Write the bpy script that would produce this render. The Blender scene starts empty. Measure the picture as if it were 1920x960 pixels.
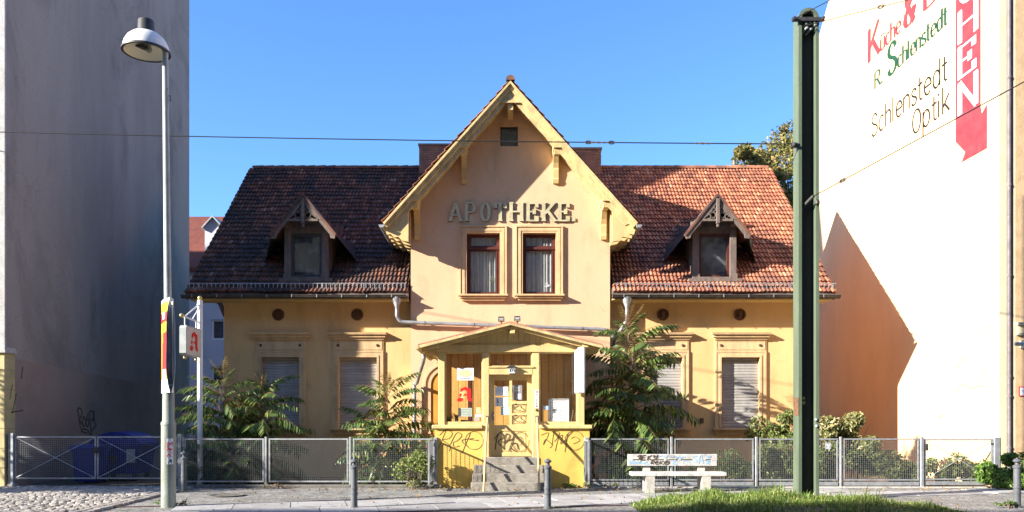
import bpy, bmesh, math, random
import numpy as np
from mathutils import Vector, Matrix
from mathutils.geometry import tessellate_polygon

random.seed(7)
rng = np.random.default_rng(7)
S = bpy.context.scene
C = S.collection

# ------------------------------------------------------------------ camera
CAMY, EYE, FPX, CX, HY = -18.6, 1.6, 1500.0, 957.0, 785.0
cam = bpy.data.cameras.new('camera')
cam_o = bpy.data.objects.new('camera', cam)
C.objects.link(cam_o)
cam_o.location = (0, CAMY, EYE)
cam_o.rotation_euler = (math.radians(90), 0, 0)
cam.sensor_width = 36.0
cam.lens = FPX / 1920 * 36
cam.shift_x = (960 - CX) / 1920
cam.shift_y = (HY - 480) / 1920
cam.clip_start = 0.1
cam.clip_end = 3000
S.camera = cam_o

# ------------------------------------------------------------------ light
SUN_EL = math.radians(21.6)
SUN_AZ = 66.4                       # degrees from the facade normal, light travels to the right and back
tx, ty = math.sin(math.radians(SUN_AZ)), math.cos(math.radians(SUN_AZ))
sun_dir = Vector((tx * math.cos(SUN_EL), ty * math.cos(SUN_EL), -math.sin(SUN_EL)))
sun = bpy.data.lights.new('sun', 'SUN')
sun.energy = 5.0
sun.angle = math.radians(0.5)
sun.color = (1.0, 0.93, 0.82)
sun_o = bpy.data.objects.new('sun', sun)
C.objects.link(sun_o)
sun_o.rotation_euler = sun_dir.to_track_quat('-Z', 'Y').to_euler()
sun_o.location = (-30, -20, 30)

W = bpy.data.worlds.new('World')
S.world = W
W.use_nodes = True
wn = W.node_tree.nodes
bg = wn['Background']
sky = wn.new('ShaderNodeTexSky')
sky.sky_type = 'NISHITA'
sky.sun_disc = False
sky.sun_elevation = SUN_EL
sky.sun_rotation = math.radians(180 + SUN_AZ)
sky.air_density = 1.0
sky.dust_density = 0.4
sky.ozone_density = 8.0
sky.altitude = 50
W.node_tree.links.new(sky.outputs[0], bg.inputs[0])
bg.inputs[1].default_value = 0.112

S.view_settings.view_transform = 'Standard'
S.view_settings.look = 'None'
S.view_settings.exposure = 1.7
S.view_settings.gamma = 1.0
S.cycles.max_bounces = 8
S.cycles.transparent_max_bounces = 16

# ------------------------------------------------------------------ pixel <-> place (for measuring off the photo)
def fx(px, Y): return (px - CX) * (Y - CAMY) / FPX
def fz(py, Y): return EYE + (HY - py) * (Y - CAMY) / FPX

# ------------------------------------------------------------------ object helpers
WL = {}
def tag(o, label=None, cat=None, group=None, kind=None):
    if label: o['label'] = label
    if cat: o['category'] = cat
    if group: o['group'] = group
    if kind: o['kind'] = kind
    return o

def thing(name, loc, label, cat, group=None):
    o = bpy.data.objects.new(name, None)
    o.empty_display_size = 0.3
    C.objects.link(o)
    o.location = loc
    WL[o] = Vector(loc)
    return tag(o, label, cat, group)

def place(name, mesh, parent=None, wloc=None, rot=None, scale=None):
    o = bpy.data.objects.new(name, mesh)
    C.objects.link(o)
    w = Vector(wloc) if wloc is not None else (WL[parent].copy() if parent else Vector((0, 0, 0)))
    if parent:
        o.parent = parent
        o.location = w - WL[parent]
    else:
        o.location = w
    if rot is not None: o.rotation_euler = rot
    if scale is not None: o.scale = scale
    WL[o] = w
    return o

class MB:
    """collects simple shapes given in world coordinates and links them as ONE mesh"""
    def __init__(s): s.v, s.f, s.mi, s.sm = [], [], [], []
    def add(s, vs, fs, mi=0, sm=False):
        b = len(s.v)
        s.v += [tuple(p) for p in vs]
        for f in fs:
            s.f.append([b + i for i in f]); s.mi.append(mi); s.sm.append(sm)
        return s
    def box(s, x0, x1, y0, y1, z0, z1, mi=0):
        v = [(x0,y0,z0),(x1,y0,z0),(x1,y1,z0),(x0,y1,z0),(x0,y0,z1),(x1,y0,z1),(x1,y1,z1),(x0,y1,z1)]
        return s.add(v, [(0,3,2,1),(4,5,6,7),(0,1,5,4),(1,2,6,5),(2,3,7,6),(3,0,4,7)], mi)
    def cbox(s, x0, x1, y0, y1, z0, z1, c=0.01, mi=0):
        """box with a chamfered top and front/back vertical edges"""
        pr = [(x0+c,y0),(x1-c,y0),(x1,y0+c),(x1,y1-c),(x1-c,y1),(x0+c,y1),(x0,y1-c),(x0,y0+c)]
        n = 8
        v = [(x,y,z0) for x,y in pr] + [(x,y,z1-c) for x,y in pr]
        cx, cy = (x0+x1)/2, (y0+y1)/2
        v += [(cx+(x-cx)*(1-2*c/max(x1-x0,1e-6)), cy+(y-cy)*(1-2*c/max(y1-y0,1e-6)), z1) for x,y in pr]
        f = []
        for k in range(2):
            for i in range(n):
                j = (i+1) % n
                f.append((k*n+i, k*n+j, (k+1)*n+j, (k+1)*n+i))
        f.append(tuple(range(2*n, 3*n))); f.append(tuple(range(n-1,-1,-1)))
        return s.add(v, f, mi)
    def bar(s, a, b, w, h=None, mi=0, up=(0,0,1)):
        """square bar between two points, w wide and h deep"""
        h = h or w
        a, b = Vector(a), Vector(b)
        d = (b-a).normalized()
        u = Vector(up)
        if abs(d.dot(u)) > .98: u = Vector((0,1,0))
        p = d.cross(u).normalized()*w/2; q = d.cross(p).normalized()*h/2
        v = [a-p-q, a+p-q, a+p+q, a-p+q, b-p-q, b+p-q, b+p+q, b-p+q]
        return s.add(v, [(0,3,2,1),(4,5,6,7),(0,1,5,4),(1,2,6,5),(2,3,7,6),(3,0,4,7)], mi)
    def prism(s, poly, vec, mi=0):
        """extrude a planar polygon (3D points) by a vector"""
        vec = Vector(vec); n = len(poly)
        v = [Vector(p) for p in poly]; v += [p+vec for p in v]
        f = [tuple(range(n)), tuple(range(2*n-1, n-1, -1))]
        for i in range(n):
            j = (i+1) % n
            f.append((i, j, n+j, n+i)[::-1])
        return s.add(v, f, mi)
    def tube(s, pts, r, n=8, mi=0, caps=True):
        pts = [Vector(p) for p in pts]
        rs = r if isinstance(r, (list, tuple)) else [r]*len(pts)
        prev = None; v = []; f = []
        for i, p in enumerate(pts):
            d = (pts[min(i+1, len(pts)-1)] - pts[max(i-1, 0)]).normalized()
            if prev is None:
                u = Vector((0,0,1)) if abs(d.z) < .9 else Vector((1,0,0))
                a = d.cross(u).normalized()
            else:
                a = (prev - d*prev.dot(d)).normalized()
            prev = a; b = d.cross(a)
            for k in range(n):
                t = 2*math.pi*k/n
                v.append(p + (a*math.cos(t) + b*math.sin(t))*rs[i])
        for i in range(len(pts)-1):
            for k in range(n):
                l = (k+1) % n
                f.append((i*n+k, i*n+l, (i+1)*n+l, (i+1)*n+k))
        s.add(v, f, mi, True)
        if caps:
            b = len(s.v) - len(v)
            for q in (range(n-1,-1,-1), range((len(pts)-1)*n, len(pts)*n)):
                s.f.append([b+i for i in q]); s.mi.append(mi); s.sm.append(False)
        return s
    def lathe(s, prof, o, n=16, mi=0, axis=None, caps=True):
        """profile [(r, h)] turned about the vertical through o (or another axis)"""
        o = Vector(o)
        R = Vector((0,0,1)).rotation_difference(Vector(axis)).to_matrix() if axis else Matrix.Identity(3)
        v = []; f = []
        for r, h in prof:
            for k in range(n):
                t = 2*math.pi*k/n
                v.append(o + R @ Vector((r*math.cos(t), r*math.sin(t), h)))
        for i in range(len(prof)-1):
            for k in range(n):
                l = (k+1) % n
                f.append((i*n+k, i*n+l, (i+1)*n+l, (i+1)*n+k))
        s.add(v, f, mi, True)
        b = len(s.v) - len(v)
        for q, rr in ((range(n-1,-1,-1), prof[0][0]), (range((len(prof)-1)*n, len(prof)*n), prof[-1][0])):
            if rr > 1e-4 and caps:
                s.f.append([b+i for i in q]); s.mi.append(mi); s.sm.append(False)
        return s
    def ball(s, o, r, n=12, m=7, mi=0, sc=(1,1,1)):
        o = Vector(o); v = []; f = []
        for i in range(m+1):
            a = math.pi*i/m - math.pi/2
            for k in range(n):
                t = 2*math.pi*k/n
                v.append(o + Vector((r*sc[0]*math.cos(a)*math.cos(t), r*sc[1]*math.cos(a)*math.sin(t), r*sc[2]*math.sin(a))))
        for i in range(m):
            for k in range(n):
                l = (k+1) % n
                f.append((i*n+k, i*n+l, (i+1)*n+l, (i+1)*n+k))
        return s.add(v, f, mi, True)
    def poly(s, outer, holes, fr, depth, mi=0, reveal=None):
        """flat wall with holes in a frame, with returns of the given depth going back"""
        loops = [outer] + list(holes)
        tri = tessellate_polygon([[Vector((p[0], p[1], 0)) for p in l] for l in loops])
        flat = [p for l in loops for p in l]
        s.add([fr.p(x, y) for x, y in flat], [tuple(t) for t in tri], mi)
        for li, l in enumerate(loops):
            n = len(l)
            dd = depth if li == 0 or reveal is None else reveal
            v = [fr.p(x, y) for x, y in l] + [fr.p(x, y, -dd) for x, y in l]
            s.add(v, [(i, (i+1) % n, n+(i+1) % n, n+i) for i in range(n)], mi)
        return s
    def ribbon(s, pts, w, fr, t=0.002, lift=0.0, mi=0, smooth=False, closed=False):
        """stroke of width w (number or list) laid on a frame, t thick"""
        if smooth and len(pts) > 2: pts = spline(pts)
        n = len(pts)
        if n < 2: return s
        ws = list(w) if isinstance(w, (list, tuple)) else [w]*n
        if len(ws) != n: ws = [ws[min(len(ws)-1, int(i/n*len(ws)))] for i in range(n)]
        L, R = [], []
        for i in range(n):
            a = pts[(i-1) % n] if closed else pts[max(i-1, 0)]
            b = pts[(i+1) % n] if closed else pts[min(i+1, n-1)]
            dx, dy = b[0]-a[0], b[1]-a[1]
            l = math.hypot(dx, dy) or 1
            nx, ny = -dy/l*ws[i]/2, dx/l*ws[i]/2
            L.append((pts[i][0]+nx, pts[i][1]+ny)); R.append((pts[i][0]-nx, pts[i][1]-ny))
        v = [fr.p(x, y, lift+t) for x, y in L] + [fr.p(x, y, lift+t) for x, y in R]
        v += [fr.p(x, y, lift) for x, y in L] + [fr.p(x, y, lift) for x, y in R]
        f = []
        m = n if closed else n-1
        for i in range(m):
            j = (i+1) % n
            f += [(i, j, n+j, n+i), (2*n+i, 2*n+j, j, i), (n+i, n+j, 3*n+j, 3*n+i)]
        if not closed:
            f += [(0, n, 3*n, 2*n), (n-1, 3*n-1, 4*n-1, 2*n-1)]
        return s.add(v, f, mi)
    def plate(s, poly, fr, t=0.002, lift=0.0, mi=0):
        n = len(poly)
        v = [fr.p(x, y, lift+t) for x, y in poly] + [fr.p(x, y, lift) for x, y in poly]
        return s.add(v, [tuple(range(n))] + [(i, n+i, n+(i+1) % n, (i+1) % n) for i in range(n)], mi)
    def mesh(s, name, mats, origin=(0,0,0), fix=True):
        me = bpy.data.meshes.new(name)
        o = Vector(origin)
        me.from_pydata([(x-o.x, y-o.y, z-o.z) for x, y, z in s.v], [], s.f)
        for m in (mats if isinstance(mats, (list, tuple)) else [mats]): me.materials.append(m)
        if fix:
            bm = bmesh.new(); bm.from_mesh(me)
            bmesh.ops.recalc_face_normals(bm, faces=bm.faces)
            bm.to_mesh(me); bm.free()
        me.polygons.foreach_set('material_index', s.mi)
        me.polygons.foreach_set('use_smooth', s.sm)
        me.update()
        if any(s.sm): me.set_sharp_from_angle(angle=math.radians(40))
        return me
    def build(s, name, mats, parent=None, at=None, kind=None, label=None, fix=True):
        """link as one object; vertices are world coordinates; top-level objects get their origin at `at`"""
        w = WL[parent] if parent else Vector(at or (0,0,0))
        o = place(name, s.mesh(name, mats, w, fix), parent, w)
        if kind: o['kind'] = kind
        if label: o['label'] = label
        return o

class Frame:
    def __init__(s, o, ux, uy, n):
        s.o, s.ux, s.uy, s.n = Vector(o), Vector(ux).normalized(), Vector(uy).normalized(), Vector(n).normalized()
    def p(s, x, y, h=0.0): return s.o + s.ux*x + s.uy*y + s.n*h

def front(Y): return Frame((0, Y, 0), (1,0,0), (0,0,1), (0,-1,0))

def spline(pts, k=5):
    out = []
    n = len(pts)
    for i in range(n-1):
        p0, p1, p2, p3 = pts[max(i-1,0)], pts[i], pts[i+1], pts[min(i+2,n-1)]
        for j in range(k):
            t = j/k
            out.append(tuple(0.5*((2*b)+(c-a)*t+(2*a-5*b+4*c-d)*t*t+(3*b-a-3*c+d)*t**3) for a, b, c, d in zip(p0, p1, p2, p3)))
    out.append(tuple(pts[-1]))
    return out

def arc(cx, cy, rx, ry, a0, a1, n=10):
    return [(cx+rx*math.cos(math.radians(a0+(a1-a0)*i/n)), cy+ry*math.sin(math.radians(a0+(a1-a0)*i/n))) for i in range(n+1)]

def rect(x0, x1, y0, y1): return [(x0,y0),(x1,y0),(x1,y1),(x0,y1)]

def bulk(name, verts, faces, mats, parent=None, at=None, smooth=False, kind=None):
    """fast path for numpy data, world coordinates"""
    w = WL[parent] if parent else Vector(at or (0,0,0))
    me = bpy.data.meshes.new(name)
    me.from_pydata((np.asarray(verts, float) - np.array(w)).tolist(), [], np.asarray(faces).tolist())
    for m in (mats if isinstance(mats, (list, tuple)) else [mats]): me.materials.append(m)
    if smooth: me.polygons.foreach_set('use_smooth', [True]*len(me.polygons))
    me.update()
    o = place(name, me, parent, w)
    if kind: o['kind'] = kind
    return o

# ------------------------------------------------------------------ materials
def mat(name, c1, c2=None, sc=2.0, rough=.85, bump=0.0, bsc=60.0, metal=0.0, island=0.0, objvar=0.0, spec=.3,
        streak=1.0, lo=.35, hi=.7, grain=.12, tones=None, transl=0.0, bdist=.01, cells=0.0, crack=None, stain=None):
    m = bpy.data.materials.new(name)
    m.use_nodes = True
    nt = m.node_tree; N = nt.nodes; L = nt.links
    b = N['Principled BSDF']
    geo = N.new('ShaderNodeNewGeometry')
    mp = N.new('ShaderNodeMapping'); mp.inputs['Scale'].default_value = (1, 1, streak)
    L.new(geo.outputs['Position'], mp.inputs[0])
    def rgb(c): return (c[0], c[1], c[2], 1)
    col = None
    if tones:
        r = N.new('ShaderNodeValToRGB'); r.color_ramp.interpolation = 'LINEAR'
        els = r.color_ramp.elements
        while len(els) < len(tones): els.new(0.5)
        for e, (p, c) in zip(els, tones): e.position = p; e.color = rgb(c)
        L.new(geo.outputs['Random Per Island'], r.inputs[0])
        col = r.outputs[0]
    if c2 is not None:
        no = N.new('ShaderNodeTexNoise'); no.inputs['Scale'].default_value = sc; no.inputs['Detail'].default_value = 7; no.inputs['Roughness'].default_value = .62
        L.new(mp.outputs[0], no.inputs[0])
        r = N.new('ShaderNodeMapRange'); r.inputs[1].default_value = lo; r.inputs[2].default_value = hi; r.interpolation_type = 'SMOOTHSTEP'
        L.new(no.outputs[0], r.inputs[0])
        mx = N.new('ShaderNodeMix'); mx.data_type = 'RGBA'
        L.new(r.outputs[0], mx.inputs[0])
        if col is not None: L.new(col, mx.inputs[6])
        else: mx.inputs[6].default_value = rgb(c1)
        mx.inputs[7].default_value = rgb(c2)
        col = mx.outputs[2]
    def mult(val):
        nonlocal col
        mx = N.new('ShaderNodeMix'); mx.data_type = 'RGBA'; mx.blend_type = 'MULTIPLY'; mx.inputs[0].default_value = 1
        if col is not None: L.new(col, mx.inputs[6])
        else: mx.inputs[6].default_value = rgb(c1)
        L.new(val, mx.inputs[7]); col = mx.outputs[2]
    if grain:
        g = N.new('ShaderNodeTexNoise'); g.inputs['Scale'].default_value = 28; g.inputs['Detail'].default_value = 6
        L.new(geo.outputs['Position'], g.inputs[0])
        r = N.new('ShaderNodeMapRange'); r.inputs[1].default_value = .25; r.inputs[2].default_value = .75
        r.inputs[3].default_value = 1-grain; r.inputs[4].default_value = 1+grain; L.new(g.outputs[0], r.inputs[0]); mult(r.outputs[0])
    if cells:
        vo = N.new('ShaderNodeTexVoronoi'); vo.inputs['Scale'].default_value = cells; vo.feature = 'DISTANCE_TO_EDGE'
        L.new(geo.outputs['Position'], vo.inputs[0])
        r = N.new('ShaderNodeMapRange'); r.inputs[1].default_value = .02; r.inputs[2].default_value = .14
        r.inputs[3].default_value = .35; r.inputs[4].default_value = 1; L.new(vo.outputs['Distance'], r.inputs[0]); mult(r.outputs[0])
        v2 = N.new('ShaderNodeTexVoronoi'); v2.inputs['Scale'].default_value = cells
        L.new(geo.outputs['Position'], v2.inputs[0])
        sp = N.new('ShaderNodeSeparateColor'); L.new(v2.outputs['Color'], sp.inputs[0])
        r = N.new('ShaderNodeMapRange'); r.inputs[3].default_value = .65; r.inputs[4].default_value = 1.3; L.new(sp.outputs[0], r.inputs[0]); mult(r.outputs[0])
    for amt, src in ((island, 'geo'), (objvar, 'obj')):
        if amt:
            if src == 'geo': out = geo.outputs['Random Per Island']
            else: out = N.new('ShaderNodeObjectInfo').outputs['Random']
            r = N.new('ShaderNodeMapRange'); r.inputs[3].default_value = 1-amt; r.inputs[4].default_value = 1+amt
            L.new(out, r.inputs[0]); mult(r.outputs[0])
    if stain:                                    # blotches and runs: (scale, darkness, vertical stretch)
        sm_ = N.new('ShaderNodeMapping'); sm_.inputs['Scale'].default_value = (1, 1, stain[2])
        L.new(geo.outputs['Position'], sm_.inputs[0])
        sn = N.new('ShaderNodeTexNoise'); sn.inputs['Scale'].default_value = stain[0]; sn.inputs['Detail'].default_value = 9; sn.inputs['Roughness'].default_value = .68; sn.inputs['Distortion'].default_value = .6
        L.new(sm_.outputs[0], sn.inputs[0])
        r = N.new('ShaderNodeMapRange'); r.inputs[1].default_value = .52; r.inputs[2].default_value = .68; r.inputs[3].default_value = 1; r.inputs[4].default_value = stain[1]
        L.new(sn.outputs[0], r.inputs[0]); mult(r.outputs[0])
    if crack:
        w = N.new('ShaderNodeTexVoronoi'); w.feature = 'DISTANCE_TO_EDGE'; w.inputs['Scale'].default_value = crack[0]
        wn_ = N.new('ShaderNodeTexNoise'); wn_.inputs['Scale'].default_value = 1.3; wn_.inputs['Detail'].default_value = 4
        ad = N.new('ShaderNodeVectorMath'); ad.operation = 'ADD'
        L.new(geo.outputs['Position'], ad.inputs[0]); L.new(wn_.outputs['Color'], ad.inputs[1]); L.new(geo.outputs['Position'], wn_.inputs[0])
        L.new(ad.outputs[0], w.inputs[0])
        r = N.new('ShaderNodeMapRange'); r.inputs[1].default_value = 0; r.inputs[2].default_value = crack[1]
        r.inputs[3].default_value = crack[2]; r.inputs[4].default_value = 1; L.new(w.outputs['Distance'], r.inputs[0]); mult(r.outputs[0])
    if col is not None: L.new(col, b.inputs['Base Color'])
    else: b.inputs['Base Color'].default_value = rgb(c1)
    b.inputs['Roughness'].default_value = rough
    b.inputs['Metallic'].default_value = metal
    b.inputs['Specular IOR Level'].default_value = spec
    if bump:
        bn = N.new('ShaderNodeTexNoise'); bn.inputs['Scale'].default_value = bsc; bn.inputs['Detail'].default_value = 5
        L.new(geo.outputs['Position'], bn.inputs[0])
        bu = N.new('ShaderNodeBump'); bu.inputs['Strength'].default_value = bump; bu.inputs['Distance'].default_value = bdist
        L.new(bn.outputs[0], bu.inputs['Height']); L.new(bu.outputs[0], b.inputs['Normal'])
    if transl:
        out = N['Material Output']
        tr = N.new('ShaderNodeBsdfTranslucent'); ms = N.new('ShaderNodeMixShader'); ms.inputs[0].default_value = transl
        if col is not None: L.new(col, tr.inputs[0])
        L.new(b.outputs[0], ms.inputs[1]); L.new(tr.outputs[0], ms.inputs[2]); L.new(ms.outputs[0], out.inputs[0])
    return m

def glass_mat(name, tint=(.92,.95,.95), refl=.06, rough=.01, dirt=0.0):
    m = bpy.data.materials.new(name); m.use_nodes = True
    nt = m.node_tree; N = nt.nodes; L = nt.links
    N.remove(N['Principled BSDF'])
    t = N.new('ShaderNodeBsdfTransparent'); t.inputs[0].default_value = (*tint, 1)
    g = N.new('ShaderNodeBsdfGlossy'); g.inputs['Roughness'].default_value = rough
    f = N.new('ShaderNodeLayerWeight'); f.inputs['Blend'].default_value = .5
    pw = N.new('ShaderNodeMath'); pw.operation = 'POWER'; pw.inputs[1].default_value = 4
    L.new(f.outputs['Facing'], pw.inputs[0])
    ad = N.new('ShaderNodeMath'); ad.operation = 'MULTIPLY_ADD'; ad.inputs[1].default_value = .8; ad.inputs[2].default_value = .035 + refl
    L.new(pw.outputs[0], ad.inputs[0])
    mx = N.new('ShaderNodeMixShader')
    L.new(ad.outputs[0], mx.inputs[0]); L.new(t.outputs[0], mx.inputs[1]); L.new(g.outputs[0], mx.inputs[2])
    res = mx.outputs[0]
    if dirt:
        d = N.new('ShaderNodeBsdfDiffuse'); d.inputs[0].default_value = (.45,.45,.43,1)
        no = N.new('ShaderNodeTexNoise'); no.inputs['Scale'].default_value = 4; no.inputs['Detail'].default_value = 6
        geo = N.new('ShaderNodeNewGeometry'); L.new(geo.outputs['Position'], no.inputs[0])
        r = N.new('ShaderNodeMapRange'); r.inputs[1].default_value = .35; r.inputs[2].default_value = .75; r.inputs[3].default_value = 0; r.inputs[4].default_value = dirt
        L.new(no.outputs[0], r.inputs[0])
        m2 = N.new('ShaderNodeMixShader'); L.new(r.outputs[0], m2.inputs[0]); L.new(res, m2.inputs[1]); L.new(d.outputs[0], m2.inputs[2]); res = m2.outputs[0]
    L.new(res, N['Material Output'].inputs[0])
    return m

PEACH   = mat('peach_plaster', (.64,.428,.262), (.57,.38,.23), sc=.9, streak=.5, bump=.25, bsc=90, grain=.05, stain=(1.5,.84,.3), crack=(.3,.0016,.72))
YELLOW  = mat('yellow_plaster', (.69,.445,.205), (.61,.385,.17), sc=.9, streak=.4, bump=.25, bsc=90, grain=.05, stain=(1.5,.8,.3), crack=(.3,.0016,.7))
PORCHY  = mat('porch_yellow_plaster', (.68,.455,.11), (.6,.39,.09), sc=1.2, streak=.5, bump=.3, bsc=60, grain=.06, stain=(2.2,.8,.4))
TRIM    = mat('trim_plaster', (.64,.44,.23), (.48,.33,.18), sc=3.2, streak=.35, bump=.25, bsc=90, grain=.1, stain=(4,.8,.4))
CREAM   = mat('cream_painted_wood', (.64,.47,.20), (.5,.36,.17), sc=3, streak=.25, grain=.1, rough=.7)
OLDCREAM= mat('weathered_cream_wood', (.62,.47,.22), (.38,.29,.15), sc=6, streak=.5, grain=.2, rough=.8, bump=.3, bsc=50)
PLANK   = mat('orange_wood_plank', (.62,.36,.11), (.5,.27,.075), sc=5, streak=.12, grain=.12, rough=.55, objvar=.14)
OLDWOOD = mat('dark_weathered_wood', (.185,.14,.115), (.11,.09,.08), sc=6, streak=.25, grain=.2, rough=.85, bump=.4, bsc=45)
LETTER  = mat('letter_metal', (.60,.53,.33), (.44,.385,.24), sc=7, grain=.2, rough=.5, metal=.3)
TILE    = mat('roof_tile_clay', (.4,.15,.08), (.085,.055,.045), sc=.8, lo=.44, hi=.8, rough=.75, bump=.25, bsc=40, grain=.25, stain=(3.0,.6,.5),
              tones=[(0,(.14,.06,.045)),(.12,(.24,.088,.054)),(.5,(.33,.125,.072)),(.8,(.38,.15,.082)),(.95,(.45,.2,.11)),(1,(.45,.25,.16))])
TILED   = mat('dark_roof_tile', (.2,.1,.08), (.06,.045,.043), sc=.9, lo=.38, hi=.68, rough=.8, bump=.3, bsc=40, grain=.3, stain=(3.0,.6,.5),
              tones=[(0,(.08,.044,.034)),(.4,(.15,.068,.043)),(.8,(.21,.088,.054)),(.95,(.28,.115,.066)),(1,(.34,.20,.14))])  # darker, duller tones than the right slope's tiles
RIDGE   = mat('ridge_tile_clay', (.34,.14,.08), (.16,.10,.08), sc=3, rough=.8, bump=.3, bsc=40, grain=.2, objvar=.35)
FARTILE = mat('far_roof_tile', (.17,.05,.03), (.12,.035,.025), sc=3, rough=.8, grain=.15)
IRONDK  = mat('dark_painted_iron', (.035,.035,.037), (.06,.055,.05), sc=6, rough=.5, grain=.15, spec=.4)
GUTDK   = mat('dark_gutter_metal', (.06,.052,.048), (.11,.09,.075), sc=5, rough=.5, metal=.4, grain=.2)
PIPEM   = mat('mauve_grey_pipe_paint', (.20,.165,.175), (.14,.115,.12), sc=5, rough=.5, grain=.15)
ZINC    = mat('grey_zinc', (.36,.37,.38), (.25,.26,.27), sc=5, rough=.5, metal=.5, grain=.12)
GALV    = mat('galvanised_steel', (.42,.44,.46), (.3,.31,.33), sc=8, rough=.5, metal=.55, grain=.12)
WIREM   = mat('fence_wire', (.25,.265,.275), (.18,.19,.2), sc=20, rough=.5, metal=.4, grain=.1)
REDWOOD = mat('dark_red_window_wood', (.10,.028,.022), (.07,.02,.017), sc=6, rough=.5, grain=.15)
SHUT    = mat('grey_roller_shutter', (.385,.37,.35), (.285,.27,.255), sc=2.2, streak=.5, rough=.6, grain=.1, objvar=.1)
CURT    = mat('white_curtain', (.52,.53,.53), rough=.9, grain=.04, transl=.3)
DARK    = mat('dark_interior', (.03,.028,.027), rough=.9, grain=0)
PANEREF  = mat('painted_pane_reflection', (.15,.157,.17), (.02,.02,.024), sc=1.6, rough=.9, lo=.42, hi=.6, grain=.1)  # cloudy grey paints the sky's reflection in the dormer panes
GREYIN  = mat('grey_room_wall', (.10,.105,.115), (.05,.05,.055), sc=1.5, rough=.9, grain=0)
GLASS   = glass_mat('window_glass', refl=.08, dirt=.10)
CLEAR   = glass_mat('porch_glass', tint=(.97,.97,.95), refl=.0, dirt=.03)
DIRTY   = glass_mat('dusty_glass', refl=.05, dirt=.3)
BRICK   = mat('chimney_brick', (.36,.18,.115), (.2,.12,.09), sc=4, rough=.9, bump=.4, bsc=50, grain=.25, objvar=.2)
MORTAR  = mat('mortar', (.22,.18,.15), grain=.2)
LWALL   = mat('grey_rendered_wall', (.34,.297,.262), (.235,.207,.185), sc=.55, streak=.22, bump=.3, bsc=40, grain=.14, lo=.3, hi=.75, stain=(.42,.62,.55), crack=(.16,.0012,.7))
LWALL2  = mat('brown_painted_base', (.31,.25,.21), (.26,.205,.175), sc=.9, bump=.3, bsc=40, grain=.1, stain=(.8,.82,.6))
LFRONT  = mat('pale_grey_plaster', (.48,.47,.45), (.38,.37,.35), sc=3, bump=.6, bsc=80, grain=.2)
LBASE   = mat('yellow_rusticated_plaster', (.52,.43,.22), (.42,.35,.18), sc=3, bump=.3, bsc=60, grain=.15)
RWALL   = mat('white_cream_firewall', (.86,.60,.33), (.80,.54,.29), sc=.8, streak=.5, bump=.12, bsc=60, grain=.04)
RCREAM  = mat('smooth_cream_plaster', (.62,.54,.36), (.55,.47,.31), sc=2, bump=.1, bsc=60, grain=.05)
RPEACH  = mat('rough_peach_plaster', (.50,.36,.21), (.42,.29,.165), sc=4, bump=.7, bsc=28, grain=.1, bdist=.012)
FARW    = mat('pale_blue_white_plaster', (.50,.52,.60), (.44,.46,.54), sc=1, grain=.04)
WHITEP  = mat('white_paint', (.78,.78,.77), (.68,.68,.67), sc=5, rough=.45, grain=.04)
GREYPAI = mat('light_grey_paint', (.40,.43,.42), (.31,.33,.32), sc=5, rough=.5, grain=.08)
LAMPGR  = mat('grey_green_pole_paint', (.27,.30,.26), (.17,.19,.16), sc=4, rough=.55, grain=.15, streak=.3)
LAMPIN  = mat('lamp_reflector', (.88,.86,.70), rough=.5, grain=0)
MASTG   = mat('pale_green_mast_paint', (.115,.15,.10), (.085,.11,.075), sc=4, rough=.5, grain=.1, streak=.15)
MASTSH   = mat('shaded_web_paint', (.022,.026,.025), (.014,.017,.017), sc=4, rough=.6, grain=.1, streak=.15)  # darker than the flanges: the shade between them is put into the colour
CONC    = mat('pale_concrete', (.44,.42,.38), (.33,.31,.28), sc=5, bump=.3, bsc=60, grain=.15)
STEP    = mat('grey_stone_step', (.29,.265,.225), (.17,.153,.13), sc=6, bump=.5, bsc=50, grain=.25)
KERBM   = mat('dark_kerb_stone', (.16,.15,.135), (.09,.085,.075), sc=6, bump=.5, bsc=40, grain=.25)
SLAB    = mat('granite_paving_slab', (.36,.355,.35), (.29,.285,.28), sc=3, bump=.25, bsc=70, grain=.22, objvar=.16, stain=(1.6,.68,1))
MOSAIC  = mat('small_mosaic_paving', (.34,.33,.31), (.235,.225,.205), sc=2, cells=17, bump=.4, bsc=40, grain=.2, stain=(.9,.62,1))
COBBLE  = mat('granite_cobble', (.30,.275,.25), (.22,.2,.18), sc=8, bump=.5, bsc=45, grain=.2, objvar=.25, island=.18)
SOIL    = mat('dark_soil', (.12,.095,.065), (.17,.14,.09), sc=4, bump=.8, bsc=18, grain=.3, bdist=.04)
ASPH    = mat('road_asphalt', (.05,.05,.052), (.065,.064,.063), sc=2, bump=.5, bsc=90, grain=.2)
BLUEP   = mat('blue_bin_plastic', (.02,.042,.27), (.016,.034,.20), sc=4, rough=.45, grain=.08)
BLACKP  = mat('black_paint', (.012,.011,.011), rough=.6, grain=0)
GRAFD   = mat('black_spray_paint', (.075,.052,.036), rough=.6, grain=0)
GRAFB   = mat('blue_marker_paint', (.25,.42,.62), rough=.6, grain=0)
REDP    = mat('red_print', (.62,.02,.02), rough=.5, grain=0)
LETSIDE = mat('letter_edge_dark', (.05,.042,.03), grain=.2, rough=.6)
PINKR   = mat('faded_red_wall_paint', (.21,.028,.04), (.24,.045,.055), sc=3, grain=.05)
GREENT  = mat('green_wall_paint', (.008,.06,.032), grain=.05)
YELP    = mat('yellow_print', (.80,.58,.02), rough=.5, grain=.03)
ORANP   = mat('orange_print', (.75,.25,.03), rough=.5, grain=.03)
GREENP  = mat('pale_green_card', (.38,.47,.38), (.30,.38,.30), sc=15, rough=.5, grain=.1)
PAPER   = mat('white_paper', (.78,.79,.80), (.7,.72,.76), sc=12, rough=.7, grain=.03)
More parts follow.
